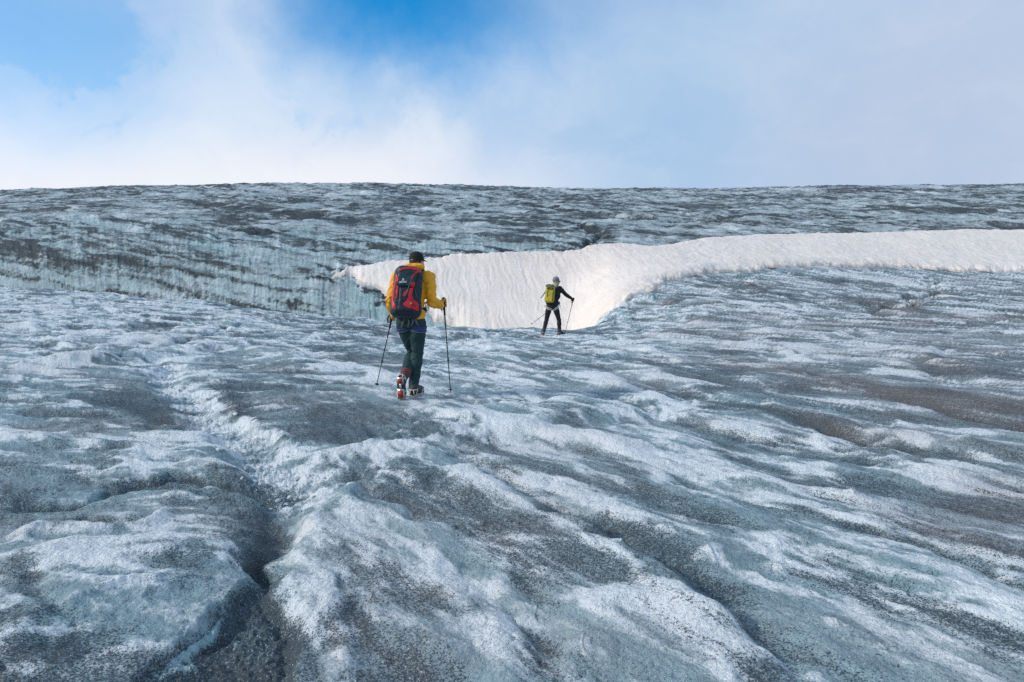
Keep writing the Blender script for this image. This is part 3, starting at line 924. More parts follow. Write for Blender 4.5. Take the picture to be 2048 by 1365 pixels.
# ------------------------------------------------------------------ modelling by signed distance, meshed with surface nets
def surface_net(f, lo, h):
    nx, ny, nz = f.shape
    ins = f < 0
    c = np.zeros((nx - 1, ny - 1, nz - 1), np.int8)
    for i in (0, 1):
        for j in (0, 1):
            for k in (0, 1):
                c += ins[i:nx - 1 + i, j:ny - 1 + j, k:nz - 1 + k]
    act = (c > 0) & (c < 8)
    ids = np.full(act.shape, -1, np.int64)
    cell = np.argwhere(act)
    ids[act] = np.arange(len(cell))
    cv = {}
    for i in (0, 1):
        for j in (0, 1):
            for k in (0, 1):
                cv[(i, j, k)] = f[cell[:, 0] + i, cell[:, 1] + j, cell[:, 2] + k]
    acc = np.zeros((len(cell), 3))
    cnt = np.zeros(len(cell))
    corners = list(cv)
    for a in corners:
        for ax in range(3):
            if a[ax] == 0:
                b = list(a); b[ax] = 1; b = tuple(b)
                fa, fb = cv[a], cv[b]
                m = (fa < 0) != (fb < 0)
                t = np.where(m, fa / np.where(m, fa - fb, 1), 0)
                p = np.array(a, float)[None, :].repeat(len(cell), 0)
                p[:, ax] += t
                acc[m] += p[m]
                cnt[m] += 1
    v = np.array(lo) + h * (cell + acc / cnt[:, None])
    quads = []
    for ax in range(3):
        o1, o2 = (ax + 1) % 3, (ax + 2) % 3
        sl0 = [slice(None)] * 3; sl1 = [slice(None)] * 3
        sl0[ax] = slice(0, -1); sl1[ax] = slice(1, None)
        d = ins[tuple(sl0)] != ins[tuple(sl1)]
        e = np.argwhere(d)
        e = e[(e[:, o1] > 0) & (e[:, o2] > 0) & (e[:, o1] < f.shape[o1] - 1) & (e[:, o2] < f.shape[o2] - 1)]
        if not len(e):
            continue
        def cid(a1, a2):
            q = e.copy(); q[:, o1] -= a1; q[:, o2] -= a2
            return ids[q[:, 0], q[:, 1], q[:, 2]]
        q = np.stack([cid(1, 1), cid(0, 1), cid(0, 0), cid(1, 0)], 1)
        flip = ~ins[e[:, 0], e[:, 1], e[:, 2]]
        q[flip] = q[flip][:, ::-1]
        quads.append(q)
    return v, np.concatenate(quads)


def smin(a, b, k):
    if k <= 0:
        return np.minimum(a, b)
    h = np.clip(0.5 + 0.5 * (b - a) / k, 0, 1)
    return b + (a - b) * h - k * h * (1 - h)


def caps(p, a, b, r0, r1):
    X_, Y_, Z_ = p
    ax, ay, az = a
    bx, by, bz = b[0] - ax, b[1] - ay, b[2] - az
    ll = bx * bx + by * by + bz * bz + 1e-12
    t = np.clip(((X_ - ax) * bx + (Y_ - ay) * by + (Z_ - az) * bz) / ll, 0, 1)
    return np.sqrt((X_ - ax - t * bx) ** 2 + (Y_ - ay - t * by) ** 2 + (Z_ - az - t * bz) ** 2) - (r0 + (r1 - r0) * t)


def rotm(rx=0, ry=0, rz=0):
    from mathutils import Euler
    return np.array(Euler((rx, ry, rz)).to_matrix())


def local(p, c, R):
    X_, Y_, Z_ = p
    x, y, z = X_ - c[0], Y_ - c[1], Z_ - c[2]
    return (x * R[0, 0] + y * R[1, 0] + z * R[2, 0], x * R[0, 1] + y * R[1, 1] + z * R[2, 1], x * R[0, 2] + y * R[1, 2] + z * R[2, 2])


def ell(p, c, r, R=None):
    x, y, z = local(p, c, R) if R is not None else (p[0] - c[0], p[1] - c[1], p[2] - c[2])
    k0 = np.sqrt((x / r[0]) ** 2 + (y / r[1]) ** 2 + (z / r[2]) ** 2)
    k1 = np.sqrt((x / r[0] ** 2) ** 2 + (y / r[1] ** 2) ** 2 + (z / r[2] ** 2) ** 2) + 1e-9
    return k0 * (k0 - 1.0) / k1


def rbox(p, c, hs, r, R=None):
    x, y, z = local(p, c, R) if R is not None else (p[0] - c[0], p[1] - c[1], p[2] - c[2])
    qx, qy, qz = np.abs(x) - hs[0] + r, np.abs(y) - hs[1] + r, np.abs(z) - hs[2] + r
    return np.sqrt(np.maximum(qx, 0) ** 2 + np.maximum(qy, 0) ** 2 + np.maximum(qz, 0) ** 2) + np.minimum(np.maximum(qx, np.maximum(qy, qz)), 0) - r


def union(fs, k):
    def f(p):
        d = None
        for g in fs:
            kk = k
            if isinstance(g, tuple):
                g, kk = g
            v = g(p)
            d = v if d is None else smin(d, v, kk)
        return d
    return f


def wrinkle(p, amp, sc, seed, dirz=1.0):
    X_, Y_, Z_ = np.broadcast_arrays(*p)
    return amp * (pn((X_ + 0.6 * Z_ * dirz) / sc, (Z_ * 0.8 - 0.5 * X_ + Y_ * 0.7) / (sc * 0.5), seed) + 0.5 * pn((X_ - Z_) / sc * 1.9, (Y_ + Z_ * 0.7) / sc * 2.3, seed + 4))


def sdf_obj(name, f, lo, hi, h, mat, parent=None, smooth=True):
    n = [int((hi[i] - lo[i]) / h) + 2 for i in range(3)]
    ax = [(lo[i] + h * np.arange(n[i])).astype(np.float32) for i in range(3)]
    p = (ax[0][:, None, None], ax[1][None, :, None], ax[2][None, None, :])
    v = np.broadcast_to(f(p), n).astype(np.float32).copy()
    big_ = 1.0
    v[0], v[-1], v[:, 0], v[:, -1], v[:, :, 0], v[:, :, -1] = [big_] * 6
    ve, q = surface_net(v, lo, h)
    return mesh_np(name, ve, q, mat, parent, smooth)


def V(*a):
    return np.array(a, float)


def lerp(a, b, t):
    return (np.array(a) * (1 - t) + np.array(b) * t)


# ------------------------------------------------------------------ small meshes
def bm_obj(name, bm, mat, parent=None, smooth=True):
    me = bpy.data.meshes.new(name)
    bmesh.ops.recalc_face_normals(bm, faces=bm.faces)
    for f in bm.faces:
        f.smooth = smooth
    bm.to_mesh(me)
    bm.free()
    me.materials.append(mat)
    o = bpy.data.objects.new(name, me)
    COL.objects.link(o)
    if parent:
        o.parent = parent
    return o


def add_tube(bm, pts, rad, n=10, flat=1.0, up=None):
    pts = [Vector(p) for p in pts]
    if not hasattr(rad, '__len__'):
        rad = [rad] * len(pts)
    rings = []
    for i, p in enumerate(pts):
        d = (pts[min(i + 1, len(pts) - 1)] - pts[max(i - 1, 0)]).normalized()
        u = Vector(up) if up is not None else (Vector((0, 0, 1)) if abs(d.z) < 0.9 else Vector((0, 1, 0)))
        a = d.cross(u).normalized()
        b = d.cross(a).normalized()
        rings.append([bm.verts.new(p + a * math.cos(t) * rad[i] + b * math.sin(t) * rad[i] * flat)
                      for t in [2 * math.pi * k / n for k in range(n)]])
    for r, s in zip(rings[:-1], rings[1:]):
        for k in range(n):
            bm.faces.new((r[k], r[(k + 1) % n], s[(k + 1) % n], s[k]))
    bm.faces.new(rings[0][::-1])
    bm.faces.new(rings[-1])


def add_box(bm, c, hs, R=None, taper=1.0, bevel=0.0):
    R = Matrix(R.tolist()) if R is not None else Matrix.Identity(3)
    vs = []
    for sx in (-1, 1):
        for sy in (-1, 1):
            for sz in (-1, 1):
                t = taper if sz < 0 else 1
                vs.append(bm.verts.new(Vector(c) + R @ Vector((sx * hs[0] * t, sy * hs[1] * t, sz * hs[2]))))
    fs = []
    for q in ((0, 1, 3, 2), (4, 6, 7, 5), (0, 4, 5, 1), (2, 3, 7, 6), (0, 2, 6, 4), (1, 5, 7, 3)):
        fs.append(bm.faces.new([vs[i] for i in q]))
    if bevel:
        es = list({e for f in fs for e in f.edges})
        bmesh.ops.bevel(bm, geom=es, offset=bevel, segments=2, affect='EDGES')


def add_ball(bm, c, r, n=10, sc=(1, 1, 1)):
    bmesh.ops.create_uvsphere(bm, u_segments=n, v_segments=max(6, n // 2 + 2), radius=r,
                              matrix=Matrix.Translation(Vector(c)) @ Matrix.Diagonal((*sc, 1)))


def tree_of(objs):
    vs, fs = [], []
    for o in objs:
        k = len(vs)
        vs += [v.co.copy() for v in o.data.vertices]
        fs += [[i + k for i in p.vertices] for p in o.data.polygons]
    return BVHTree.FromPolygons(vs, fs)


def patch(name, poly, bvh, mat, parent, off=0.003, thick=0.005, cell=0.0028, ydir=1.0, ystart=-1.5, puff=0.0):
    """a cut of cloth with the outline poly (x, z) laid over a surface and given thickness"""
    P = np.array(poly, float)
    x0, z0 = P.min(0) - cell
    x1, z1 = P.max(0) + cell
    xs, zs = np.arange(x0, x1, cell), np.arange(z0, z1, cell)

    def inp(x, z):
        c = False
        for i in range(len(P)):
            a, b = P[i], P[(i + 1) % len(P)]
            if (a[1] > z) != (b[1] > z) and x < (b[0] - a[0]) * (z - a[1]) / (b[1] - a[1]) + a[0]:
                c = not c
        return c
    bm = bmesh.new()
    vt, vb = {}, {}

    def vert(i, j):
        if (i, j) in vt:
            return vt[(i, j)]
        h = bvh.ray_cast(Vector((xs[0] + i * cell, ystart, zs[0] + j * cell)), Vector((0, ydir, 0)))
        if h[0] is None:
            vt[(i, j)] = None
            return None
        nrm = h[1] if h[1].dot(Vector((0, ydir, 0))) < 0 else -h[1]
        nrm = (nrm + Vector((0, -ydir, 0)) * 0.5).normalized()
        vt[(i, j)] = bm.verts.new(h[0] + nrm * (off + thick))
        vb[(i, j)] = bm.verts.new(h[0] + nrm * (off - 0.004))
        return vt[(i, j)]
    cells = set()
    for i in range(len(xs) - 1):
        for j in range(len(zs) - 1):
            if inp(xs[0] + (i + 0.5) * cell, zs[0] + (j + 0.5) * cell):
                ks = [(i, j), (i + 1, j), (i + 1, j + 1), (i, j + 1)]
                if all(vert(*k) is not None for k in ks):
                    ys = [vt[k].co.y for k in ks]
                    if max(ys) - min(ys) < cell * 5:
                        cells.add((i, j))
                        bm.faces.new([vt[k] for k in ks])
    for (i, j) in cells:
        for (di, dj, a, b) in ((0, -1, (i, j), (i + 1, j)), (1, 0, (i + 1, j), (i + 1, j + 1)), (0, 1, (i + 1, j + 1), (i, j + 1)), (-1, 0, (i, j + 1), (i, j))):
            if (i + di, j + dj) not in cells:
                bm.faces.new([vt[b], vt[a], vb[a], vb[b]])
    loose = [v for v in bm.verts if not v.link_faces]
    bmesh.ops.delete(bm, geom=loose, context='VERTS')
    return bm_obj(name, bm, mat, parent)


# ------------------------------------------------------------------ cloth, skin, metal
def mat_of(name, col, rough=0.7, metal=0.0, var=0.15, scale=40.0, bump=0.25, bd=0.004, sheen=0.0, col2=None, weave=False):
    m = bpy.data.materials.new(name)
    m.use_nodes = True
    t = NT(m.node_tree)
    pos = t.n('ShaderNodeTexCoord').outputs['Object']
    c = (*col[:3], 1)
    d = tuple(x * (1 - 2 * var) for x in col[:3]) + (1,) if col2 is None else col2
    n = t.noise(pos, scale * 0.25, 5, 0.6)
    cc = t.mix(t.ramp(n, 0.35, 0.7), c, d)
    b = t.n('ShaderNodeBsdfPrincipled')
    t.l(cc, b.inputs['Base Color'])
    b.inputs['Roughness'].default_value = rough
    b.inputs['Metallic'].default_value = metal
    if sheen:
        b.inputs['Sheen Weight'].default_value = sheen
    if bump:
        bp = t.n('ShaderNodeBump')
        bp.inputs['Distance'].default_value = bd
        bp.inputs['Strength'].default_value = bump
        t.l(t.noise(pos, scale, 4, 0.6), bp.inputs['Height'])
        t.l(bp.outputs[0], b.inputs['Normal'])
    t.l(b.outputs[0], t.n('ShaderNodeOutputMaterial').inputs[0])
    return m


M_SKIN = mat_of('skin', srgb(205, 150, 122), 0.55, var=0.06, bump=0.1)
M_YEL = mat_of('yellow shell fabric', (0.95, 0.41, 0.010), 0.62, var=0.08, scale=30, bump=0.5, bd=0.006)
M_GLOVE = mat_of('yellow glove leather', (0.62, 0.31, 0.03), 0.7, var=0.12)
M_TEAL = mat_of('dark teal trouser cloth', (0.005, 0.038, 0.043), 0.75, var=0.12, scale=30, bump=0.5, bd=0.006)
M_BLACK = mat_of('black cloth', (0.007, 0.007, 0.008), 0.75, var=0.1, bump=0.4)
M_NAVY = mat_of('dark navy nylon', (0.005, 0.016, 0.032), 0.55, var=0.1, bump=0.4)
M_PACKT = mat_of('petrol nylon', (0.006, 0.042, 0.052), 0.5, var=0.12, bump=0.5, bd=0.006)
M_RED = mat_of('red nylon', (0.62, 0.010, 0.018), 0.5, var=0.08, bump=0.3)
M_GREY = mat_of('grey webbing', (0.13, 0.14, 0.16), 0.7, var=0.1)
M_BLUE = mat_of('royal blue webbing', (0.012, 0.035, 0.15), 0.6, var=0.1)
M_WHITE = mat_of('white webbing', (0.78, 0.78, 0.78), 0.6, var=0.04)
M_METAL = mat_of('brushed steel', (0.55, 0.56, 0.58), 0.35, metal=0.9, var=0.05, bump=0)
M_RPLATE = mat_of('red plastic plate', (0.42, 0.025, 0.01), 0.4, var=0.06, bump=0)
M_BOOT = mat_of('brown grey boot leather', (0.05, 0.045, 0.04), 0.65, var=0.15)
M_CREAM = mat_of('cream plastic cradle', (0.70, 0.66, 0.55), 0.5, var=0.05, bump=0)
M_RUBBER = mat_of('black rubber', (0.015, 0.015, 0.015), 0.6, var=0.1, bump=0.1)
M_SHAFT = mat_of('dark blue black pole lacquer', (0.012, 0.014, 0.02), 0.35, var=0.05, bump=0)
M_OLIVE = mat_of('yellow green nylon', (0.50, 0.40, 0.022), 0.55, var=0.12, bump=0.5, bd=0.006)
M_HAIR = mat_of('dark brown hair', (0.03, 0.02, 0.015), 0.6, var=0.2, scale=120, bump=0.6)
M_KNIT = mat_of('pale grey knit', (0.30, 0.31, 0.33), 0.85, var=0.3, scale=70, bump=0.6, col2=(0.05, 0.05, 0.06, 1))
M_EYE = mat_of('eye', (0.6, 0.6, 0.58), 0.2, var=0.02, bump=0)
M_IRIS = mat_of('iris', (0.06, 0.04, 0.02), 0.2, var=0.02, bump=0)
M_LENS = mat_of('dark lens', (0.02, 0.025, 0.03), 0.1, var=0.02, bump=0)
M_WHITEP = mat_of('white print', (0.85, 0.85, 0.85), 0.5, var=0.02, bump=0)
# ------------------------------------------------------------------ figures
def head_fns(c, yaw, pitch=0.0, roll=0.0, g=0.0):
    R = rotm(pitch, roll, yaw)
    def w2(v):
        return tuple(np.array(c) + R @ np.array(v))
    def f(p):
        d = ell(p, w2((0, -0.012, 0.022)), (0.076 + g, 0.096 + g, 0.100 + g), R)
        d = smin(d, ell(p, w2((0, 0.028, -0.040)), (0.060 + g, 0.068 + g, 0.082 + g), R), 0.03)
        d = smin(d, caps(p, w2((-0.012, 0.062, -0.098)), w2((0.012, 0.062, -0.098)), 0.022 + g, 0.022 + g), 0.03)
        d = smin(d, caps(p, w2((-0.035, 0.083, 0.012)), w2((0.035, 0.083, 0.012)), 0.011, 0.011), 0.02)
        for s in (-1, 1):
            e = np.sqrt(sum((a - b) ** 2 for a, b in zip(p, w2((s * 0.031, 0.108, -0.008))))) - 0.017
            d = -smin(-d, e, 0.010)
            d = smin(d, ell(p, w2((s * 0.045, 0.062, -0.035)), (0.022, 0.022, 0.018), R), 0.02)
            d = smin(d, ell(p, w2((s * 0.079, -0.004, -0.018)), (0.010, 0.019, 0.031), R), 0.008)
        d = smin(d, caps(p, w2((0, 0.093, 0.0)), w2((0, 0.112, -0.038)), 0.008, 0.014), 0.014)
        d = smin(d, caps(p, w2((-0.018, 0.094, -0.066)), w2((0.018, 0.094, -0.066)), 0.007, 0.007), 0.008)
        d = smin(d, caps(p, w2((-0.014, 0.091, -0.078)), w2((0.014, 0.091, -0.078)), 0.008, 0.008), 0.006)
        return d
    return f, w2, R


def hand_fn(gp, axis, wrist, side, g=0.0):
    """five fingers closed round a bar: gp point on the bar, axis up the bar, wrist position, side +1 or -1 the way the fingers wrap"""
    gp, a, wr = np.array(gp, float), np.array(axis, float), np.array(wrist, float)
    a /= np.linalg.norm(a)
    b = wr - gp
    b -= a * b.dot(a)
    b /= np.linalg.norm(b)
    c = np.cross(a, b) * side
    fs = []
    palm = gp + b * 0.036 + c * 0.020 - a * 0.002
    knu = gp + b * 0.004 + c * 0.036
    def P(f): fs.append(f)
    for hgt in (0.028, 0.008, -0.012, -0.032):
        w0 = wr + (gp + b * 0.05 + c * 0.018 + a * hgt * 0.6 - wr) * 0.75
        k0 = gp + b * 0.012 + c * 0.036 + a * hgt
        P((lambda p, w0=w0, k0=k0: caps(p, w0, k0, 0.014 + g, 0.012 + g), 0.012))
    ln = {0: 1.0, 1: 1.1, 2: 1.03, 3: 0.85}
    for i, hgt in enumerate((0.032, 0.010, -0.012, -0.033)):
        R = 0.027
        rr = (0.0092, 0.0096, 0.0092, 0.0080)[i] + g
        angs = [math.radians(x) for x in (72, 125, 185, 185 + 62 * ln[i])]
        # angle 0 points along b, 90 along c
        pts = [gp + a * (hgt - 0.003 * j) + R * (b * math.cos(t) + c * math.sin(t)) * (1.25 if j == 0 else 1.0) for j, t in enumerate(angs)]
        for j in range(3):
            P((lambda p, q0=pts[j], q1=pts[j + 1], r0=rr, r1=rr * 0.93: caps(p, q0, q1, r0, r1), 0.002))
    t0 = wr + (gp + b * 0.045 + c * 0.004 - wr) * 0.7
    t1 = gp + b * 0.032 - c * 0.014 + a * 0.034
    t2 = gp + b * 0.008 - c * 0.030 + a * 0.044
    t3 = gp - b * 0.016 - c * 0.020 + a * 0.046
    P((lambda p: caps(p, t0, t1, 0.016 + g, 0.0125 + g), 0.01))
    P((lambda p: caps(p, t1, t2, 0.0115 + g, 0.0105 + g), 0.004))
    P((lambda p: caps(p, t2, t3, 0.0105 + g, 0.009 + g), 0.003))
    return union(fs, 0.004)


def limb(a, b, r0, r1, bulge=0.0, at=0.35, off=(0, 0, 0)):
    a, b = np.array(a, float), np.array(b, float)
    m = lerp(a, b, at) + np.array(off)
    rm = r0 + (r1 - r0) * at + bulge
    return lambda p: smin(caps(p, a, m, r0, rm), caps(p, m, b, rm, r1), 0.02)


def foot_frame(J):
    """heel, toe, up for one foot"""
    heel, toe, up = np.array(J['heel'], float), np.array(J['toe'], float), np.array(J['up'], float)
    f = toe - heel
    L = np.linalg.norm(f)
    f /= L
    up = up - f * up.dot(f)
    up /= np.linalg.norm(up)
    s = np.cross(f, up)
    return heel, f, up, s, L


def boot_fn(J, g=0.0):
    heel, f, up, s, L = foot_frame(J)
    at = lambda x, y, z: heel + f * x * L + s * y + up * z
    R = np.stack([s, f, up], 1)
    an = np.array(J['ankle'], float)
    kn = np.array(J['knee'], float)
    sh = an + (kn - an) / np.linalg.norm(kn - an) * 0.13
    def fn(p):
        d = rbox(p, at(0.50, 0, 0.030), (0.046 + g, L * 0.5, 0.022), 0.018, R)
        d = smin(d, ell(p, at(0.16, 0, 0.060), (0.042 + g, 0.058, 0.050), R), 0.03)
        d = smin(d, ell(p, at(0.74, 0, 0.048), (0.050 + g, 0.085, 0.034), R), 0.03)
        d = smin(d, caps(p, at(0.30, 0, 0.085), at(0.62, 0, 0.060), 0.042 + g, 0.036 + g), 0.03)
        d = smin(d, caps(p, at(0.24, 0, 0.095), an, 0.046 + g, 0.047 + g), 0.03)
        d = smin(d, caps(p, an, sh, 0.049 + g, 0.056 + g), 0.03)
        return d
    return fn, at, R, (f, up, s, L)


def make_boot(J, parent, nm, m_upper, m_frame, m_plate, crampon=True):
    fn, at, R, (f, up, s, L) = boot_fn(J)
    pts = np.array([at(-0.1, 0, 0), at(1.1, 0, 0), J['ankle'], lerp(J['ankle'], J['knee'], 0.34)])
    lo, hi = pts.min(0) - 0.09, pts.max(0) + 0.09
    b = sdf_obj('boot', lambda p: fn(p), lo, hi, 0.006, m_upper, parent)
    bm = bmesh.new()
    # rubber sole
    bmc = bmesh.new()
    add_box(bm, at(0.5, 0, 0.004), (0.047, L * 0.5, 0.010), R, bevel=0.006)
    bm_obj('sole', bm, M_RUBBER, b)
    bmc.free()
    if crampon:
        bm = bmesh.new()
        # two plates with teeth, joined by a bar
        for (x0, x1, wd) in ((0.0, 0.30, 0.040), (0.52, 0.98, 0.046)):
            add_box(bm, at((x0 + x1) / 2, 0, -0.012), (wd, (x1 - x0) * L / 2, 0.003), R, bevel=0.002)
        add_box(bm, at(0.42, 0, -0.012), (0.012, 0.14 * L, 0.0025), R, bevel=0.001)
        teeth = [(0.03, 1), (0.27, 1), (0.03, -1), (0.27, -1), (0.55, 1), (0.55, -1), (0.72, 1), (0.72, -1), (0.88, 1), (0.88, -1)]
        for x, sd_ in teeth:
            wd = 0.038 if x < 0.4 else 0.044
            add_tube(bm, [at(x, sd_ * wd, -0.008), at(x, sd_ * wd, -0.042)], [0.010, 0.002], 6, 0.35)
        for sd_ in (-0.5, 0.5):
            add_tube(bm, [at(0.97, sd_ * 0.05, -0.012), at(1.08, sd_ * 0.05, -0.030)], [0.009, 0.002], 6, 0.4)
        cr = bm_obj('crampon', bm, M_METAL, b)
        bm = bmesh.new()
        bm.free()
        for x, wd, ln__ in ((0.15, 0.028, 0.11), (0.74, 0.033, 0.16)):
            bm = bmesh.new()
            add_box(bm, at(x, 0, -0.0165), (wd, ln__ * L, 0.003), R, bevel=0.002)
            add_box(bm, at(x, 0, -0.021), (0.016, 0.05 * L, 0.004), R, bevel=0.003)
            bm_obj('anti_snow_plate', bm, m_plate, b)
        bm = bmesh.new()
        # heel and toe cradles: bent bands over the boot
        def band(xc, zt, wv, fx=0.0):
            pts_ = []
            for k in range(13):
                t = -math.pi / 2 + math.pi * k / 12
                pts_.append(at(xc + fx * math.cos(t), math.sin(t) * wv, 0.004 + zt * math.cos(t) ** 0.7 if math.cos(t) > 0 else 0.004))
            add_tube(bm, pts_, 0.006, 6)
        heelpts = []
        for k in range(13):
            t = -math.pi / 2 + math.pi * k / 12
            heelpts.append(at(0.16 - 0.24 * math.cos(t), math.sin(t) * 0.050, 0.055))
        add_tube(bm, heelpts, 0.0065, 6)
        for sd_ in (-1, 1):
            add_tube(bm, [at(0.16, sd_ * 0.050, 0.055), at(0.02, sd_ * 0.046, -0.010)], 0.006, 6)
            add_tube(bm, [at(-0.07, sd_ * 0.020, 0.055), at(-0.03, sd_ * 0.030, -0.010)], 0.006, 6)
            add_tube(bm, [at(0.16, sd_ * 0.050, 0.055), at(0.26, sd_ * 0.040, 0.110)], 0.005, 6)
        add_tube(bm, [at(0.26, -0.040, 0.110), at(0.34, -0.02, 0.135), at(0.34, 0.02, 0.135), at(0.26, 0.040, 0.110)], 0.006, 6)
        bm_obj('heel_cradle', bm, m_frame, b)
        bm = bmesh.new()
        for sd_ in (-1, 1):
            add_tube(bm, [at(0.60, sd_ * 0.054, -0.008), at(0.75, sd_ * 0.054, 0.05)], 0.005, 6)
            add_tube(bm, [at(0.88, sd_ * 0.052, -0.008), at(0.75, sd_ * 0.054, 0.05)], 0.005, 6)
            add_tube(bm, [at(0.75, sd_ * 0.054, 0.05), at(0.70, 0, 0.092)], 0.005, 6)
        bm_obj('toe_cradle', bm, m_frame, b)
    return b


def build_person(root_loc, J, g_j, g_t, m_jacket, m_trouser, m_glove, label, shell=True):
    """body with its clothes; joint positions in J are relative to root_loc"""
    hf, hw, HR = head_fns(J['head'], J['yaw'], J.get('pitch', 0))
    sh = J['shoulders']; el = J['elbows']; ha = J['hands']
    hips = J['hips']; legs = J['legs']
    pel, wst, chs, nk = J['pelvis'], J['waist'], J['chest'], J['neck']

    def torso(p, g):
        R = rotm(J.get('lean', 0), 0, J.get('turn', 0))
        d = ell(p, pel, (0.155 + g, 0.112 + g, 0.120 + g), R)
        d = smin(d, ell(p, wst, (0.135 + g, 0.100 + g, 0.150 + g), R), 0.06)
        d = smin(d, ell(p, chs, (0.165 + g, 0.112 + g, 0.190 + g), R), 0.07)
        for s_ in (0, 1):
            d = smin(d, caps(p, lerp(nk, chs, 0.3), sh[s_], 0.058 + g, 0.056 + g), 0.05)
        return d

    def arm(p, i, g):
        w_ = J['wrists'][i]
        d = limb(sh[i], el[i], 0.054 + g, 0.042 + g, 0.004)(p)
        return smin(d, limb(el[i], w_, 0.042 + g, 0.028 + g * 0.9, 0.004, 0.3)(p), 0.02)

    def leg(p, i, g):
        l_ = legs[i]
        d = limb(hips[i], l_['knee'], 0.088 + g, 0.054 + g, 0.004, 0.4)(p)
        return smin(d, limb(l_['knee'], l_['ankle'], 0.052 + g, 0.036 + g, 0.010, 0.3, (0, -0.012, 0))(p), 0.02)

    hands = [hand_fn(ha[i]['grip'], ha[i]['axis'], J['wrists'][i], ha[i]['side']) for i in (0, 1)]
    gloves = [hand_fn(ha[i]['grip'], ha[i]['axis'], J['wrists'][i], ha[i]['side'], 0.0025) for i in (0, 1)]

    def body(p):
        d = torso(p, 0)
        d = smin(d, caps(p, lerp(nk, chs, 0.1), hw((0, -0.015, -0.06)), 0.055, 0.052), 0.03)
        d = smin(d, hf(p), 0.02)
        for i in (0, 1):
            d = smin(d, arm(p, i, 0), 0.03)
            d = smin(d, leg(p, i, 0), 0.03)
            d = smin(d, hands[i](p), 0.008)
            bf = boot_fn(legs[i], -0.012)[0](p)
            d = smin(d, bf + 0.010, 0.01)
        return d
    allp = np.array([J['head'], *J['wrists'], *[h_['grip'] for h_ in ha], *sh, *[l_['heel'] for l_ in legs], *[l_['toe'] for l_ in legs]], float)
    lo, hi = allp.min(0) - 0.2, allp.max(0) + 0.2
    root = sdf_obj('person', body, lo, hi, 0.0075, M_SKIN)
    root.location = root_loc
    tag(root, label, 'person')

    # eyes
    for s_ in (-1, 1):
        bm = bmesh.new(); add_ball(bm, hw((s_ * 0.031, 0.083, -0.008)), 0.0125, 14)
        e = bm_obj('eye', bm, M_EYE, root)
        bm = bmesh.new(); add_ball(bm, hw((s_ * 0.031, 0.0905, -0.008)), 0.0062, 10)
        bm_obj('iris', bm, M_IRIS, e)
    zc, hem = J['hem'], J['hem']

    def jacket(p):
        d = torso(p, g_j)
        hemg = g_j + 0.010
        d = smin(d, ell(p, (pel[0], pel[1], hem + 0.06), (0.160 + hemg, 0.118 + hemg, 0.14)), 0.03)
        for i in (0, 1):
            d = smin(d, arm(p, i, g_j), 0.05)
        # collar
        d = smin(d, caps(p, nk, lerp(nk, hw((0, -0.02, -0.06)), 0.55), 0.078, 0.074), 0.025)
        if J.get('hood') is not None:
            d = smin(d, ell(p, J['hood'], (0.145, 0.060, 0.055), rotm(0.2, -0.06, 0)), 0.03)
        d = d + wrinkle(p, 0.009, 0.085, 5) + wrinkle(p, 0.004, 0.040, 9, -1)
        for i in (0, 1):      # deeper creases gathered at each elbow
            q = np.sqrt(sum((a_ - b_) ** 2 for a_, b_ in zip(p, el[i])))
            d = d + 0.014 * np.exp(-(q / 0.13) ** 2) * pn(np.broadcast_to(p[2] * 22 + p[0] * 9, q.shape), np.broadcast_to(p[0] * 7 + p[1] * 7, q.shape), 3)
        core = torso(p, 0.006)
        for i in (0, 1):
            core = smin(core, arm(p, i, 0.006), 0.03)
        d = np.minimum(d, core)
        # cut hem, wrists and head room
        cut = hem - p[2] - 0.012 * np.sin(p[0] * 14)
        d = np.maximum(d, np.where(sum((a_ - b_) ** 2 for a_, b_ in zip(p, pel)) < 0.09, cut, -1))
        for i in (0, 1):
            w_, e_ = np.array(J['wrists'][i], float), np.array(el[i], float)
            n_ = (w_ - e_) / np.linalg.norm(w_ - e_)
            pl = sum((a_ - b_) * c_ for a_, b_, c_ in zip(p, w_, n_)) - 0.004
            near = sum((a_ - b_) ** 2 for a_, b_ in zip(p, w_)) < 0.0225
            d = np.maximum(d, np.where(near, pl, -1))
        return d
    up = np.array([J['head'], *J['wrists'], *el, *sh, (pel[0], pel[1], hem)], float)
    lo2, hi2 = up.min(0) - 0.19, up.max(0) + 0.16
    jk = sdf_obj('jacket', jacket, lo2, hi2, 0.0075, m_jacket, root)

    def trousers(p):
        R = rotm(J.get('lean', 0), 0, 0)
        d = ell(p, pel, (0.160 + g_t, 0.118 + g_t, 0.120), R)
        for i in (0, 1):
            l_ = legs[i]
            d = smin(d, limb(hips[i], l_['knee'], 0.092 + g_t, 0.062 + g_t, 0.006, 0.4)(p), 0.03)
            an = lerp(l_['ankle'], l_['knee'], 0.10)
            d = smin(d, limb(l_['knee'], an, 0.060 + g_t, 0.054 + g_t, 0.010, 0.35, (0, -0.012, 0))(p), 0.02)
        d = d + wrinkle(p, 0.006, 0.10, 15, -1)
        core = torso(p, 0.006)
        for i in (0, 1):
            core = smin(core, leg(p, i, 0.006), 0.03)
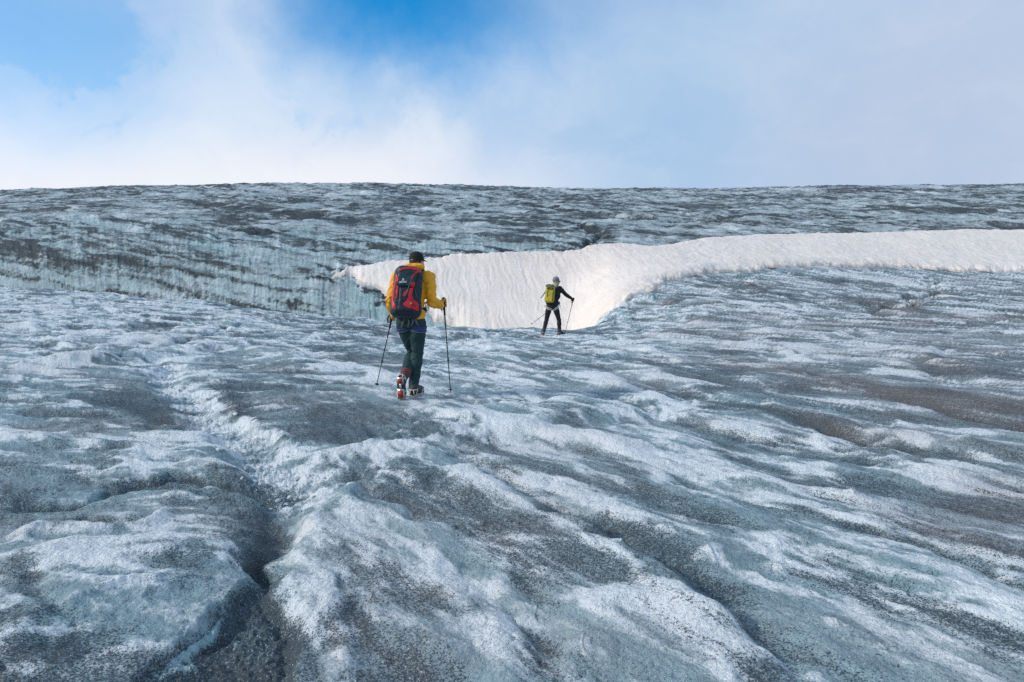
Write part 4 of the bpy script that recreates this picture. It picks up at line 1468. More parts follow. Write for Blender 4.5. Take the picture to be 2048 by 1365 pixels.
        for i in (0, 1):
            q = np.sqrt(sum((a_ - b_) ** 2 for a_, b_ in zip(p, legs[i]['knee'])))
            d = d + 0.012 * np.exp(-(q / 0.14) ** 2) * pn(np.broadcast_to(p[2] * 22 + p[0] * 6, q.shape), np.broadcast_to(p[0] * 7 + p[1] * 7, q.shape), 8)
            if i == 0: d = np.minimum(d, core)
            n_ = np.array(legs[i]['ankle'], float) - np.array(legs[i]['knee'], float)
            n_ /= np.linalg.norm(n_)
            a0 = np.array(legs[i]['ankle'], float)
            pl = sum((a_ - b_) * c_ for a_, b_, c_ in zip(p, a0, n_)) - 0.0
            d = np.maximum(d, np.where(sum((a_ - b_) ** 2 for a_, b_ in zip(p, a0)) < 0.02, pl, -1))
        d = np.maximum(d, p[2] - (pel[2] + 0.10))
        return d
    lw = np.array([(pel[0] - .2, pel[1], pel[2] + .1), (pel[0] + .2, pel[1], pel[2])] + [l_['ankle'] for l_ in legs] + [l_['knee'] for l_ in legs], float)
    tr = sdf_obj('trousers', trousers, lw.min(0) - 0.16, lw.max(0) + 0.16, 0.0075, m_trouser, root)
    for i in (0, 1):
        g_ = np.array(ha[i]['grip'], float)
        w_ = np.array(J['wrists'][i], float)
        e_ = np.array(el[i], float)
        cuff = w_ + (e_ - w_) / np.linalg.norm(e_ - w_) * 0.035
        pts = np.array([g_, w_, cuff])
        sdf_obj('glove', lambda p, i=i, w_=w_, cuff=cuff: smin(gloves[i](p), caps(p, w_, cuff, 0.0335, 0.036), 0.012),
                pts.min(0) - 0.09, pts.max(0) + 0.09, 0.0035, m_glove, root)
    return root, hw, HR, trousers, torso


def loop_band(name, f, c, nrm, half, grow, mat, parent, lo, hi, h=0.006):
    """a strap that hugs a limb: a slab cut out of the grown limb"""
    nrm = np.array(nrm, float) / np.linalg.norm(nrm)
    def g(p):
        pl = np.abs(sum((a - b) * n_ for a, b, n_ in zip(p, c, nrm))) - half
        return np.maximum(np.maximum(f(p) - grow, pl), -(f(p) + 0.004))
    return sdf_obj(name, g, lo, hi, h, mat, parent)


def trekking_pole(label, group, top, tip, strap=True, r=0.0085, mats=None, off=(0, 0, 0)):
    """grip at the top, three shaft sections with clamps, basket and steel tip; top and tip in world space"""
    top, tip = np.array(top, float), np.array(tip, float)
    L = np.linalg.norm(tip - top)
    root = bpy.data.objects.new('trekking_pole', None)
    COL.objects.link(root)
    root.location = tip
    tag(root, label, 'trekking pole', group)
    T = (top - tip)
    n = T / L
    at = lambda t: n * t * L        # from the tip (0) to the top (1)
    def seg(nm, a, b, r0, r1, mat, k=10, par=root):
        bm = bmesh.new(); add_tube(bm, [at(a), at(b)], [r0, r1], k)
        return bm_obj(nm, bm, mat, par)
    seg('steel_tip', 0.0, 0.035, 0.002, 0.005, M_METAL)
    seg('shaft', 0.03, 0.36, r * 0.62, r * 0.72, M_SHAFT)
    seg('shaft', 0.36, 0.66, r * 0.78, r * 0.85, M_SHAFT)
    seg('shaft', 0.66, 0.90, r * 0.92, r, M_SHAFT)
    for c in (0.36, 0.66):
        k = seg('clamp', c - 0.014, c + 0.016, r * 1.35, r * 1.35, M_METAL if c > 0.5 else M_RUBBER)
    bm = bmesh.new()
    add_tube(bm, [at(0.048), at(0.052), at(0.060)], [0.024, 0.030, 0.010], 14)
    bm_obj('basket', bm, M_RUBBER, root)
    bm = bmesh.new()
    gl = 0.135 / L
    pts = [at(1 - gl * 1.6), at(1 - gl), at(1 - gl * 0.75), at(1 - gl * 0.45), at(1 - gl * 0.15), at(1.0), at(1 + 0.012)]
    add_tube(bm, pts, [0.0125, 0.0135, 0.0155, 0.0140, 0.0165, 0.0205, 0.010], 12)
    bm_obj('grip', bm, M_RUBBER, root)
    if strap:
        bm = bmesh.new()
        side = np.cross(n, (0, 1, 0)); side /= np.linalg.norm(side)
        s0 = at(1.0)
        sp = [s0, s0 - n * 0.03 + side * 0.035, s0 - n * 0.10 + side * 0.050, s0 - n * 0.155 + side * 0.030, s0 - n * 0.13 + side * 0.012, s0 - n * 0.03 + side * 0.016]
        add_tube(bm, [x + np.array(off) for x in sp], 0.008, 6, 0.25, up=(0, 1, 0.01))
        bm_obj('wrist_strap', bm, M_BLACK, root)
    return root


# ================================================================== the near walker
K1 = 9.05 / FPX
L1 = Vector((P1[0], P1[1], 0)); L1.z = ground_z(P1[0], P1[1] - 0.05) + 0.022


def q1(u, v, y=0.0):
    """photo point on the near walker's plane to the walker's own space, y metres further off"""
    d = 9.05 + y
    dr = px_dir(u, v)
    t = d / dr.y
    return V(dr.x * t - L1.x, y, EYE + dr.z * t - L1.z)


J1 = dict(
    head=q1(834, 523.5, 0.20), yaw=math.radians(-28), pitch=math.radians(-6),
    neck=q1(830, 543, 0.16), chest=q1(825, 577, 0.12), waist=q1(824, 613, 0.03), pelvis=q1(821, 640, -0.01),
    shoulders=[q1(796, 556, 0.12), q1(857, 556, 0.12)], elbows=[q1(782, 601, 0.05), q1(864, 604, 0.05)],
    wrists=[q1(785, 624, 0.19), q1(883, 611, 0.20)],
    hips=[q1(808, 647, 0.02), q1(836, 647, 0.0)], hem=q1(824, 636, 0)[2], lean=math.radians(-8),
    hood=q1(826, 535, 0.03),
)
r_top, r_tip = q1(887, 597, 0.27), q1(901.5, 790, 0.16)
l_top, l_tip = q1(786, 626, 0.27), q1(752, 776, 0.55)
rn = (r_top - r_tip) / np.linalg.norm(r_top - r_tip)
ln_ = (l_top - l_tip) / np.linalg.norm(l_top - l_tip)
J1['hands'] = [dict(grip=l_top - ln_ * 0.055, axis=ln_, side=1), dict(grip=r_top - rn * 0.060, axis=rn, side=-1)]
J1['legs'] = [
    dict(knee=q1(826, 704, 0.21), ankle=q1(810, 750, -0.10), heel=q1(800.5, 755, -0.23), toe=q1(803, 799, -0.19), up=(0.1, 1, 0.25)),
    dict(knee=q1(835, 705, 0.06), ankle=q1(826, 779, 0.05), heel=q1(825, 793, -0.03), toe=q1(832, 793, -0.03) + V(0.03, 0.27, 0), up=(0, 0, 1)),
]
J1['legs'][1]['heel'][2] = 0.02; J1['legs'][1]['toe'][2] = 0.02
p1, hw1, HR1, trf1, _ = build_person(L1, J1, 0.020, 0.008, M_YEL, M_TEAL, M_GLOVE,
                                   'walker in yellow jacket, black cap and dark teal trousers seen from behind')
for l_ in J1['legs']:
    make_boot(l_, p1, 'boot', M_BOOT, M_CREAM, M_RPLATE)
# red ankle cuff of the raised boot
l0 = J1['legs'][0]
bm = bmesh.new()
ax_ = np.array(l0['knee']) - np.array(l0['ankle']); ax_ /= np.linalg.norm(ax_)
for tt_, rr_ in ((0.02, 0.060), (0.05, 0.062)):
    c_ = np.array(l0['ankle']) + ax_ * tt_
    u_ = np.cross(ax_, (1, 0, 0)); u_ /= np.linalg.norm(u_)
    w_ = np.cross(ax_, u_)
    add_tube(bm, [c_ + rr_ * (u_ * math.cos(t) + w_ * math.sin(t)) for t in np.linspace(0, 2 * math.pi, 17)], 0.006, 6)
bm_obj('boot_collar', bm, M_RED, p1)


def head_part(name, f, mat, hw, parent, h=0.005, r=0.2):
    c = np.array(hw((0, 0, 0)))
    return sdf_obj(name, f, c - r, c + r, h, mat, parent)


# cap: crown and peak
def cap_crown(p):
    d = ell(p, hw1((0, -0.012, 0.028)), (0.086, 0.105, 0.099), HR1)
    q = local(p, hw1((0, 0, 0)), HR1)
    return np.maximum(np.maximum(d, -(q[2] - (-0.012 + 0.28 * (q[1] + 0.03))) ), -(ell(p, hw1((0, -0.012, 0.028)), (0.0815, 0.1005, 0.094), HR1)))
cp = head_part('cap', cap_crown, M_BLACK, hw1, p1)
bm = bmesh.new()
pk_ = []
for r_, lift in ((0.070, 0.0), (0.110, -0.004), (0.150, -0.016)):
    pk_.append([bm.verts.new(Vector(hw1((math.sin(t) * (0.068 + 0.012 * (r_ > 0.08)), 0.045 + r_ * math.cos(t) * 0.82, 0.040 + lift - 0.020 * abs(math.sin(t)) ** 2)))) for t in np.linspace(-1.35, 1.35, 13)])
for a_, b_ in zip(pk_[:-1], pk_[1:]):
    for k_ in range(12):
        bm.faces.new((a_[k_], a_[k_ + 1], b_[k_ + 1], b_[k_]))
bmesh.ops.solidify(bm, geom=bm.faces[:], thickness=0.005)
bm_obj('peak', bm, M_BLACK, cp)
bm = bmesh.new(); add_ball(bm, hw1((0.012, -0.121, 0.010)), 0.0065, 8)
bm_obj('badge', bm, M_WHITEP, cp)


def hair1(p):
    d = ell(p, hw1((0, -0.016, 0.006)), (0.080, 0.100, 0.098), HR1)
    q = local(p, hw1((0, 0, 0)), HR1)
    return np.maximum(np.maximum(d, q[1] - 0.012), np.maximum(q[2] - 0.04, -(q[2] + 0.075)))
head_part('hair', hair1, M_HAIR, hw1, p1)

# climbing harness: waist belt, leg loops, rear straps, gear loop
pelv = np.array(J1['pelvis'])
hs = bpy.data.objects.new('climbing_harness', None); COL.objects.link(hs); hs.parent = p1
for i, (c_, hf_, mm) in enumerate(((q1(803, 658, 0), 0.022, M_BLUE), (q1(836, 656, 0), 0.036, M_BLUE))):
    side = -1 if i == 0 else 1
    li = J1['legs'][i]
    ff = (lambda p, i=i, li=li: np.minimum(limb(J1['hips'][i], li['knee'], 0.096, 0.066, 0.006, 0.4)(p), 1) + wrinkle(p, 0.003, 0.10, 15, -1))
    nr_ = np.array(J1['hips'][i]) - np.array(li['knee'])
    nr_ = nr_ + np.array((side * 0.05, 0, 0))
    loop_band('leg_loop', ff, c_, nr_, hf_, 0.016, mm, hs, c_ - 0.17, c_ + 0.17)
    loop_band('trim', ff, c_ - V(0, 0, hf_ - 0.002), nr_, 0.006, 0.019, M_GREY, hs, c_ - 0.19, c_ + 0.17)
loop_band('waist_belt', lambda p: ell(p, pelv, (0.168, 0.126, 0.13)), pelv + V(0, 0, 0.055), (0, 0, 1), 0.028, 0.010, M_NAVY, hs, pelv - 0.24, pelv + 0.24)
for (a_, b_, c_) in (((811, 634), (806, 645), (803, 657)), ((815, 634), (818, 645), (816, 655)), ((825, 634), (832, 643), (836, 652)), ((822, 634), (826, 644), (822, 653))):
    bm = bmesh.new()
    add_tube(bm, [q1(*a_, -0.150), q1(*b_, -0.158), q1(*c_, -0.125)], 0.010, 6, 0.3, up=(0, 1, 0))
    bm_obj('riser_strap', bm, M_GREY, hs)
for k_ in range(3):      # carabiners hanging at the right hip
    bm = bmesh.new()
    c_ = q1(853 + k_ * 1.5, 612 + k_ * 3, -0.02 - 0.03 * k_)
    add_tube(bm, [c_ + 0.028 * V(math.cos(t) * 0.5, 0.3 * math.cos(t + 1), math.sin(t)) for t in np.linspace(0, 2 * math.pi, 13)], 0.005, 6)
    bm_obj('carabiner', bm, M_METAL, hs)

trekking_pole('dark trekking pole held in the right hand of the walker in yellow', 'trekking poles of the near walker', Vector(r_top) + L1, (r_tip[0] + L1.x, r_tip[1] + L1.y, r_tip[2] + L1.z))
trekking_pole('dark trekking pole slanting down left from the walker in yellow', 'trekking poles of the near walker', Vector(l_top) + L1, (l_tip[0] + L1.x, l_tip[1] + L1.y, l_tip[2] + L1.z))

# ------------------------------------------------------------------ red and petrol backpack
pk_c = q1(814.5, 586, -0.12)
PR = rotm(math.radians(-10), math.radians(4.5), math.radians(4))


def q1p(u, v):          # photo point on the back of the pack, in walker space
    return q1(u, v, -0.25)


pack = bpy.data.objects.new('backpack', None)
COL.objects.link(pack)
pack.location = L1
tag(pack, 'dark petrol and red hiking backpack worn over the yellow jacket', 'backpack')


def pack_body(p):
    d = rbox(p, pk_c, (0.172, 0.120, 0.285), 0.085, PR)
    d = smin(d, rbox(p, pk_c + PR @ V(0, 0.02, -0.20), (0.176, 0.125, 0.110), 0.08, PR), 0.05)
    return d + wrinkle(p, 0.005, 0.13, 31)
pb = sdf_obj('pack_body', pack_body, pk_c - 0.42, pk_c + 0.42, 0.008, M_PACKT, pack)


def pack_lid(p):
    d = ell(p, pk_c + PR @ V(0.0, -0.02, 0.245), (0.165, 0.125, 0.075), PR)
    d = smin(d, rbox(p, pk_c + PR @ V(-0.010, -0.095, 0.17), (0.118, 0.052, 0.125), 0.045, PR), 0.05)
    return d + wrinkle(p, 0.004, 0.10, 37)
pl_ = sdf_obj('lid', pack_lid, pk_c - 0.42, pk_c + 0.42, 0.007, M_PACKT, pack)


def pack_pocket(p):
    return rbox(p, pk_c + PR @ V(-0.005, -0.115, -0.10), (0.085, 0.035, 0.145), 0.03, PR) + wrinkle(p, 0.004, 0.08, 41)
pp_ = sdf_obj('front_pocket', pack_pocket, pk_c - 0.42, pk_c + 0.42, 0.007, M_NAVY, pack)
tree = tree_of([pb, pl_, pp_])


def zp(*pts):            # points read off the 7.58x enlargement of the pack
    out = []
    for x, y in pts:
        w_ = q1p(720 + x / 7.583, 480 + y / 7.583)
        out.append((w_[0], w_[2]))
    return out


patch('red_panel', zp((585, 455), (640, 428), (740, 415), (860, 420), (925, 445), (920, 490), (860, 500), (835, 520), (800, 570), (790, 610), (765, 600), (790, 555), (850, 470), (760, 440), (660, 448), (600, 475)), tree, M_RED, pack, puff=0.01)
patch('red_panel', zp((780, 650), (825, 640), (830, 680), (800, 760), (790, 850), (815, 910), (870, 945), (890, 985), (888, 1080), (830, 1055), (760, 1035), (690, 1010), (662, 975), (700, 930), (735, 880), (750, 800), (765, 720)), tree, M_RED, pack)
patch('red_panel', zp((712, 760), (735, 755), (735, 790), (700, 850), (655, 856), (665, 815)), tree, M_RED, pack)
patch('red_panel', zp((540, 500), (555, 530), (585, 590), (580, 625), (550, 640), (528, 720), (516, 820), (510, 920), (530, 960), (556, 1000), (550, 1060), (500, 1040), (484, 960), (484, 840), (495, 720), (512, 640), (545, 600), (535, 560)), tree, M_RED, pack)
patch('red_panel', zp((560, 700), (580, 710), (576, 800), (565, 880), (540, 900), (545, 800)), tree, M_RED, pack)
patch('base_panel', zp((545, 960), (600, 1000), (660, 1000), (760, 1050), (888, 1095), (960, 1060), (985, 1110), (960, 1150), (800, 1155), (560, 1140), (530, 1060)), tree, M_NAVY, pack)
patch('side_panel', zp((880, 520), (925, 500), (935, 700), (935, 900), (945, 1060), (900, 1075), (895, 960), (830, 900), (815, 760), (840, 640)), tree, M_NAVY, pack)
def surf(u7, v7, lift=0.01):
    w_ = q1p(720 + u7 / 7.583, 480 + v7 / 7.583)
    h_ = tree.ray_cast(Vector((w_[0], -1.5, w_[2])), Vector((0, 1, 0)))
    y_ = h_[0].y - lift if h_[0] is not None else w_[1]
    return (w_[0], y_, w_[2])
for pts_, r_ in (
        ([surf(568, 640), surf(548, 700), surf(530, 780), surf(524, 860), surf(530, 930), surf(545, 950)], 0.004),
        ([surf(775, 610), surf(745, 700), surf(720, 780), surf(690, 860)], 0.004),
        ([surf(830, 760), surf(850, 830), surf(880, 900)], 0.003),
):
    bm = bmesh.new()
    add_tube(bm, pts_, r_, 6)
    bm_obj('cord', bm, M_GREY, pack)
for (x_, y_, s_) in ((775, 960, 0.010), (800, 985, 0.009), (835, 1000, 0.010), (640, 905, 0.012)):
    bm = bmesh.new()
    c_ = surf(x_, y_, 0.010); add_box(bm, c_, (s_, 0.004, s_ * 0.6), rotm(0, 0.6, 0), bevel=0.002)
    bm_obj('buckle', bm, M_RUBBER, pack)
bm = bmesh.new()
c_ = surf(780, 962, 0.014)
for s_ in (-1, 1):
    add_tube(bm, [np.array(c_) + V(-0.012, 0, -0.010 * s_), np.array(c_) + V(0.012, -0.001, 0.010 * s_)], 0.0022, 6)
bm_obj('print', bm, M_WHITEP, pack)
# logo on the lid: a small antelope-head crest over the word
bm = bmesh.new()
c_ = np.array(surf(655, 610, 0.011))
add_tube(bm, [c_ + V(-0.012, 0, 0.002), c_ + V(-0.007, 0, 0.014), c_ + V(0.003, 0, 0.018), c_ + V(0.012, 0, 0.010)], 0.0025, 6)
add_ball(bm, c_ + V(0.001, 0, 0.004), 0.007, 8, (1, 0.4, 1.3))
add_tube(bm, [c_ + V(-0.030, 0, -0.022), c_ + V(-0.018, 0, -0.010), c_ + V(0.0, -0.002, -0.008), c_ + V(0.018, 0, -0.012)], 0.002, 6)
bm_obj('crest', bm, M_WHITEP, pack)
fc_ = bpy.data.curves.new('wordmark', 'FONT')
fc_.body = 'deuter'; fc_.size = 0.036; fc_.extrude = 0.0015; fc_.align_x = 'CENTER'
fo = bpy.data.objects.new('wordmark', fc_); COL.objects.link(fo)
dg = bpy.context.evaluated_depsgraph_get()
me_ = bpy.data.meshes.new_from_object(fo.evaluated_get(dg))
bpy.data.objects.remove(fo); bpy.data.curves.remove(fc_)
me_.materials.clear(); me_.materials.append(M_WHITEP)
wm = bpy.data.objects.new('wordmark', me_); COL.objects.link(wm); wm.parent = pack
c_ = surf(655, 652, 0.016)
wm.location = c_; wm.rotation_euler = (math.radians(82), math.radians(-4), 0)
# shoulder straps and hip belt
for i in (0, 1):
    s_ = np.array(J1['shoulders'][i]); n_ = np.array(J1['neck'])
    m_ = lerp(n_, s_, 0.62)
    bm = bmesh.new()
    add_tube(bm, [m_ + V(0, -0.12, -0.02), m_ + V(0, -0.07, 0.060), m_ + V(0, 0.0, 0.088), m_ + V(0, 0.08, 0.055), m_ + V(0.01 * (1 if i else -1), 0.135, -0.06), m_ + V(0.04 * (1 if i else -1), 0.13, -0.20), m_ + V(0.06 * (1 if i else -1), 0.06, -0.30), m_ + V(0.05 * (1 if i else -1), -0.06, -0.34)],
             0.030, 8, 0.30, up=(1, 0, 0.01))
    bm_obj('shoulder_strap', bm, M_BLACK, pack)
wst1 = np.array(J1['waist'])
loop_band('hip_belt', lambda p: ell(p, wst1 + V(0, -0.01, -0.02), (0.175, 0.135, 0.20)), wst1 + V(0, 0, -0.05), (0, 0, 1), 0.034, 0.012, M_BLACK, pack, wst1 - 0.25, wst1 + 0.25)

# ================================================================== the far walker
K2 = 21.7 / FPX
L2 = Vector((P2[0], P2[1], 0)); L2.z = ground_z(P2[0], P2[1]) + 0.022


def q2(u, v, y=0.0):
    d = 21.7 + y
    dr = px_dir(u, v)
    t = d / dr.y
    return V(dr.x * t - L2.x, y, EYE + dr.z * t - L2.z)


J2 = dict(
    head=q2(1112.5, 562.5, 0.10), yaw=math.radians(-62), pitch=math.radians(-5),
    neck=q2(1110.5, 573, 0.06), chest=q2(1109, 590, 0.04), waist=q2(1106, 603, 0.0), pelvis=q2(1104, 612, -0.01),
    shoulders=[q2(1098, 578, 0.05), q2(1119.5, 577.5, 0.05)], elbows=[q2(1096, 596, 0.16), q2(1132.5, 590.5, 0.10)],
    wrists=[q2(1102, 610, 0.26), q2(1143, 597.5, 0.17)],
    hips=[q2(1098.5, 614, 0.0), q2(1110.5, 614, 0.0)], hem=q2(1104, 610, 0)[2], lean=math.radians(-6), turn=math.radians(-10),
)
r2_top, r2_tip = q2(1147, 596.5, 0.22), q2(1129, 672, 0.05)
l2_tip = q2(1061.5, 650, 0.02)
l2_dir = q2(1104, 617, 0.34) - l2_tip
l2_top = l2_tip + l2_dir * 1.0
rn2 = (r2_top - r2_tip) / np.linalg.norm(r2_top - r2_tip)
ln2 = (l2_top - l2_tip) / np.linalg.norm(l2_top - l2_tip)
J2['hands'] = [dict(grip=l2_top - ln2 * 0.06, axis=ln2, side=1), dict(grip=r2_top - rn2 * 0.05, axis=rn2, side=-1)]
J2['legs'] = [
    dict(knee=q2(1093, 640, 0.06), ankle=q2(1087.5, 662, -0.10), heel=q2(1086.5, 668.5, -0.16), toe=q2(1085, 670.5, 0.10), up=(0, -0.1, 1)),
    dict(knee=q2(1118, 640, 0.05), ankle=q2(1119, 664, 0.02), heel=q2(1116, 670.5, -0.04), toe=q2(1127, 670.5, 0.16), up=(0, 0, 1)),
]
for i in (0, 1):
    J2['legs'][i]['toe'][2] = 0.018
J2['legs'][1]['heel'][2] = 0.018
p2, hw2, HR2, trf2, _ = build_person(L2, J2, 0.010, -0.006, M_BLACK, M_BLACK, M_BLACK,
                                   'slim walker all in black with pale patterned hat, right arm stretched out')
M_BOOT2 = mat_of('dark boot leather', (0.03, 0.028, 0.028), 0.6, var=0.15)
for l_ in J2['legs']:
    make_boot(l_, p2, 'boot', M_BOOT2, M_METAL, M_RPLATE)


def hat2(p):
    d = ell(p, hw2((0, -0.012, 0.030)), (0.088, 0.108, 0.104), HR2)
    q = local(p, hw2((0, 0, 0)), HR2)
    d = np.maximum(d, -(q[2] - (-0.012 + 0.30 * (q[1] + 0.02))))
    return np.maximum(d, -ell(p, hw2((0, -0.012, 0.028)), (0.080, 0.099, 0.097), HR2))
head_part('hat', hat2, M_KNIT, hw2, p2)
def buff2(p):
    a_, b_ = np.array(J2['neck']), np.array(hw2((0, -0.02, -0.08)))
    return caps(p, a_ + V(0, 0, 0.0), b_, 0.094, 0.078) + wrinkle(p, 0.004, 0.05, 51)
head_part('neck_scarf', buff2, mat_of('pale yellow grey fleece', (0.42, 0.40, 0.28), 0.9, var=0.1), hw2, p2, r=0.26)
bm = bmesh.new()
for s_ in (-1, 1):
    add_ball(bm, hw2((s_ * 0.034, 0.100, -0.006)), 0.026, 12, (1, 1, 0.8))
    add_tube(bm, [hw2((s_ * 0.055, 0.098, 0.0)), hw2((s_ * 0.086, 0.06, 0.0)), hw2((s_ * 0.094, -0.01, -0.002))], 0.007, 6)
add_tube(bm, [hw2((-0.03, 0.118, 0.0)), hw2((0.0, 0.124, 0.002)), hw2((0.03, 0.118, 0.0))], 0.006, 6)
bm_obj('sunglasses', bm, M_LENS, p2)

hs2 = bpy.data.objects.new('climbing_harness', None); COL.objects.link(hs2); hs2.parent = p2
for i in (0, 1):
    li = J2['legs'][i]
    nr_ = np.array(J2['hips'][i]) - np.array(li['knee']) + V(0.05 if i == 0 else -0.16, 0, 0)
    ff = (lambda p, i=i, li=li: smin(limb(J2['hips'][i], li['knee'], 0.092, 0.060, 0.006, 0.4)(p), ell(p, J2['pelvis'], (0.155, 0.114, 0.118)), 0.02))
    side = -1 if i == 0 else 1
    cc_ = lerp(J2['hips'][i], li['knee'], 0.10)
    xs_ = J2['pelvis'][0]
    for dz in (0.018, -0.026):
        c_ = cc_ + V(0, 0, dz)
        lo_, hi_ = c_ - 0.15, c_ + 0.15
        if i == 0: hi_[0] = xs_ + 0.005
        else: lo_[0] = xs_ - 0.005
        loop_band('leg_loop', ff, c_, nr_, 0.009, 0.012, M_WHITE, hs2, lo_, hi_, 0.005)
loop_band('waist_belt', lambda p: ell(p, J2['pelvis'], (0.160, 0.120, 0.14)), J2['pelvis'] + V(0, 0, 0.06), (0, 0, 1), 0.024, 0.010, M_BLACK, hs2, J2['pelvis'] - 0.23, J2['pelvis'] + 0.23)
bm = bmesh.new()
c_ = q2(1118, 607, -0.03)
add_ball(bm, c_, 0.045, 10, (0.8, 0.8, 1.3))
bm_obj('gear_pouch', bm, mat_of('grey blue gear pouch', (0.10, 0.11, 0.16), 0.6), hs2)
for k_ in range(2):
    bm = bmesh.new()
    c_ = q2(1119.5 + k_, 611 + k_ * 2, -0.06)
    add_tube(bm, [c_ + 0.022 * V(math.cos(t) * 0.55, 0.2 * math.cos(t + 1), math.sin(t)) for t in np.linspace(0, 2 * math.pi, 13)], 0.005, 6)
    bm_obj('carabiner', bm, M_METAL, hs2)
bm = bmesh.new()
c_ = q2(1089.5, 613, -0.03)
add_tube(bm, [c_ + 0.030 * V(math.cos(t) * 0.5, 0.2 * math.cos(t + 1), math.sin(t)) for t in np.linspace(0, 2 * math.pi, 13)], 0.006, 6)
bm_obj('carabiner', bm, M_METAL, hs2)
trekking_pole('thin pole planted upright below the outstretched hand of the walker in black', 'trekking poles of the far walker', Vector(r2_top) + L2, Vector(r2_tip) + L2, r=0.0085)
trekking_pole('thin pole swung out to the left of the walker in black', 'trekking poles of the far walker', Vector(l2_top) + L2, Vector(l2_tip) + L2, r=0.0085)

# yellow green roll-top pack
pack2 = bpy.data.objects.new('backpack', None)
COL.objects.link(pack2)
pack2.location = L2
tag(pack2, 'small yellow green backpack worn by the walker in black', 'backpack')
pc2 = q2(1100, 588, -0.17)
PR2 = rotm(math.radians(-6), math.radians(3), math.radians(-14))


def pk2(p):
    d = rbox(p, pc2 + PR2 @ V(0, 0, -0.02), (0.130, 0.095, 0.225), 0.055, PR2)
    d = smin(d, rbox(p, pc2 + PR2 @ V(-0.01, -0.02, -0.17), (0.125, 0.09, 0.085), 0.06, PR2), 0.04)
    return d + wrinkle(p, 0.007, 0.11, 61)
b2 = sdf_obj('pack_body', pk2, pc2 - 0.36, pc2 + 0.36, 0.008, M_OLIVE, pack2)


def lid2(p):
    return ell(p, pc2 + PR2 @ V(-0.01, -0.015, 0.215), (0.135, 0.105, 0.060), PR2) + wrinkle(p, 0.012, 0.05, 67)
l2o = sdf_obj('lid', lid2, pc2 - 0.36, pc2 + 0.36, 0.007, mat_of('dark mottled lid cloth', (0.05, 0.04, 0.02), 0.6, col2=(0.30, 0.27, 0.12, 1)), pack2)
tree2 = tree_of([b2, l2o])
def sf2(dx, dz, lift=0.006):
    w_ = pc2 + PR2 @ V(dx, 0, dz)
    h_ = tree2.ray_cast(Vector((w_[0], -1.5, w_[2])), Vector((0, 1, 0)))
    return (w_[0], (h_[0].y if h_[0] is not None else w_[1]) - lift, w_[2])
bm = bmesh.new()
add_tube(bm, [sf2(0.085, 0.20), sf2(0.09, 0.12), sf2(0.085, 0.02), sf2(0.085, -0.10), sf2(0.08, -0.2)], 0.009, 6, 0.4, up=(0, 1, 0))
bm_obj('strap', bm, M_BLACK, pack2)
bm = bmesh.new()
add_tube(bm, [sf2(-0.085, 0.18), sf2(-0.06, 0.12), sf2(-0.085, 0.02), sf2(-0.085, -0.10)], 0.007, 6, 0.4, up=(0, 1, 0))
bm_obj('strap', bm, M_BLACK, pack2)
bm = bmesh.new()
add_tube(bm, [sf2(-0.10, 0.14), sf2(-0.03, 0.17), sf2(0.04, 0.13), sf2(0.09, 0.17)], 0.012, 6)
bm_obj('strap', bm, M_BLACK, pack2)
bm = bmesh.new()
add_tube(bm, [sf2(-0.10, 0.17), sf2(0.0, 0.12), sf2(0.06, 0.18)], 0.010, 6)
bm_obj('strap', bm, M_BLACK, pack2)
bm = bmesh.new()
add_tube(bm, [pc2 + PR2 @ V(0.128, -0.04, 0.20), pc2 + PR2 @ V(0.134, -0.045, 0.0), pc2 + PR2 @ V(0.128, -0.04, -0.21)], 0.007, 6)
bm_obj('piping', bm, mat_of('light green piping', (0.45, 0.60, 0.15), 0.6), pack2)
bm = bmesh.new()      # slim dark tool handle lashed at the left side of the pack
add_tube(bm, [q2(1091.5, 583.5, -0.12), q2(1081.5, 597, -0.15)], [0.014, 0.011], 8)
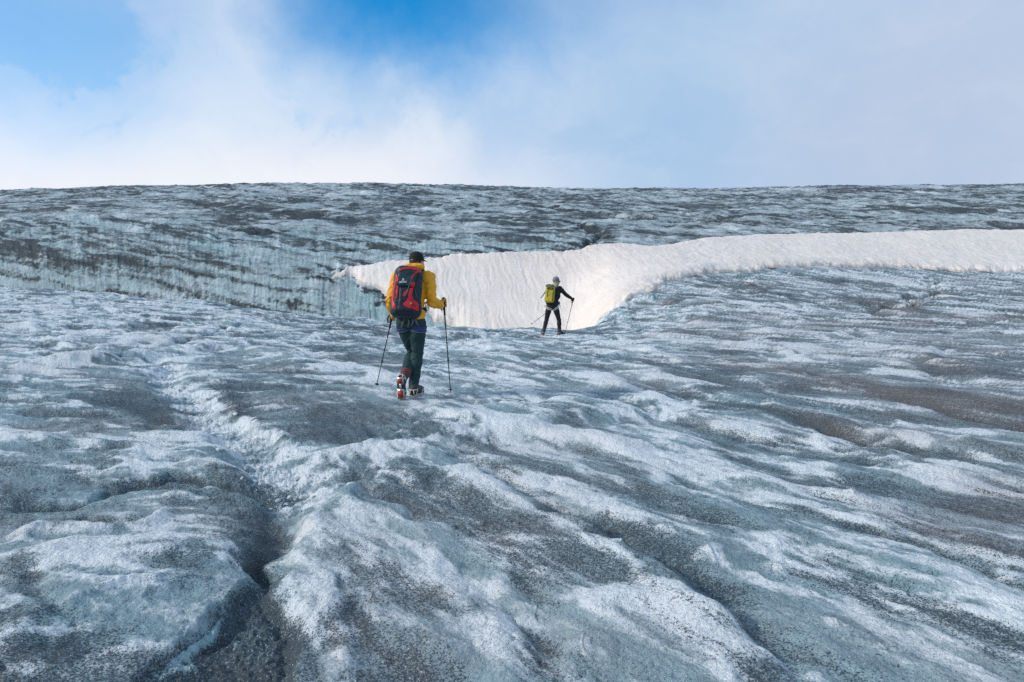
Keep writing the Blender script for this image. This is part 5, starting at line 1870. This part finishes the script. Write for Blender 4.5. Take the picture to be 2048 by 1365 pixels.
bm_obj('tool_handle', bm, M_RUBBER, pack2)
for i in (0, 1):
    s_ = np.array(J2['shoulders'][i]); n_ = np.array(J2['neck'])
    m_ = lerp(n_, s_, 0.6)
    sg = 1 if i else -1
    bm = bmesh.new()
    add_tube(bm, [m_ + V(0, -0.12, -0.03), m_ + V(0, -0.06, 0.055), m_ + V(0, 0.01, 0.075), m_ + V(0, 0.08, 0.04), m_ + V(0.01 * sg, 0.12, -0.06), m_ + V(0.03 * sg, 0.11, -0.20), m_ + V(0.04 * sg, 0.03, -0.30), m_ + V(0.03 * sg, -0.08, -0.32)],
             0.026, 8, 0.30, up=(1, 0, 0.01))
    bm_obj('shoulder_strap', bm, M_BLACK, pack2)

# ------------------------------------------------------------------ loose lumps of ice lying in the melt channel
rs = random.Random(5)
bm = bmesh.new()
Pch = [np.array(hit(*p)) for p in CH1]
for _ in range(300):
    k_ = rs.random() ** 0.9 * (len(Pch) - 1)
    i_ = min(int(k_), len(Pch) - 2)
    c_ = lerp(Pch[i_], Pch[i_ + 1], k_ - i_)
    off_ = rs.gauss(0, 0.16)
    x_, y_ = c_[0] + off_ * 0.9, c_[1] + rs.gauss(0, 0.10)
    r_ = 0.007 + 0.030 * rs.random() ** 2.5
    mtx = Matrix.Translation((x_, y_, ground_z(x_, y_) + r_ * 0.02)) @ Matrix.Rotation(rs.random() * 6.3, 4, Vector((rs.random(), rs.random(), rs.random() + 0.1)).normalized()) @ Matrix.Diagonal((1.3, 0.9, 0.7, 1))
    v0 = len(bm.verts)
    ret = bmesh.ops.create_icosphere(bm, subdivisions=1, radius=r_, matrix=mtx)
    cc_ = mtx.translation
    for v_ in ret['verts']:
        v_.co = cc_ + (v_.co - cc_) * rs.uniform(0.62, 1.25)
M_RUB = mat_of('crusted ice lumps', (0.60, 0.68, 0.71), 0.5, var=0.25, scale=60, bump=0.6, bd=0.01)
rub = bm_obj('ice_rubble', bm, M_RUB, smooth=False)
tag(rub, 'loose lumps of white ice lying along the melt channel', 'ice lumps', kind='stuff')
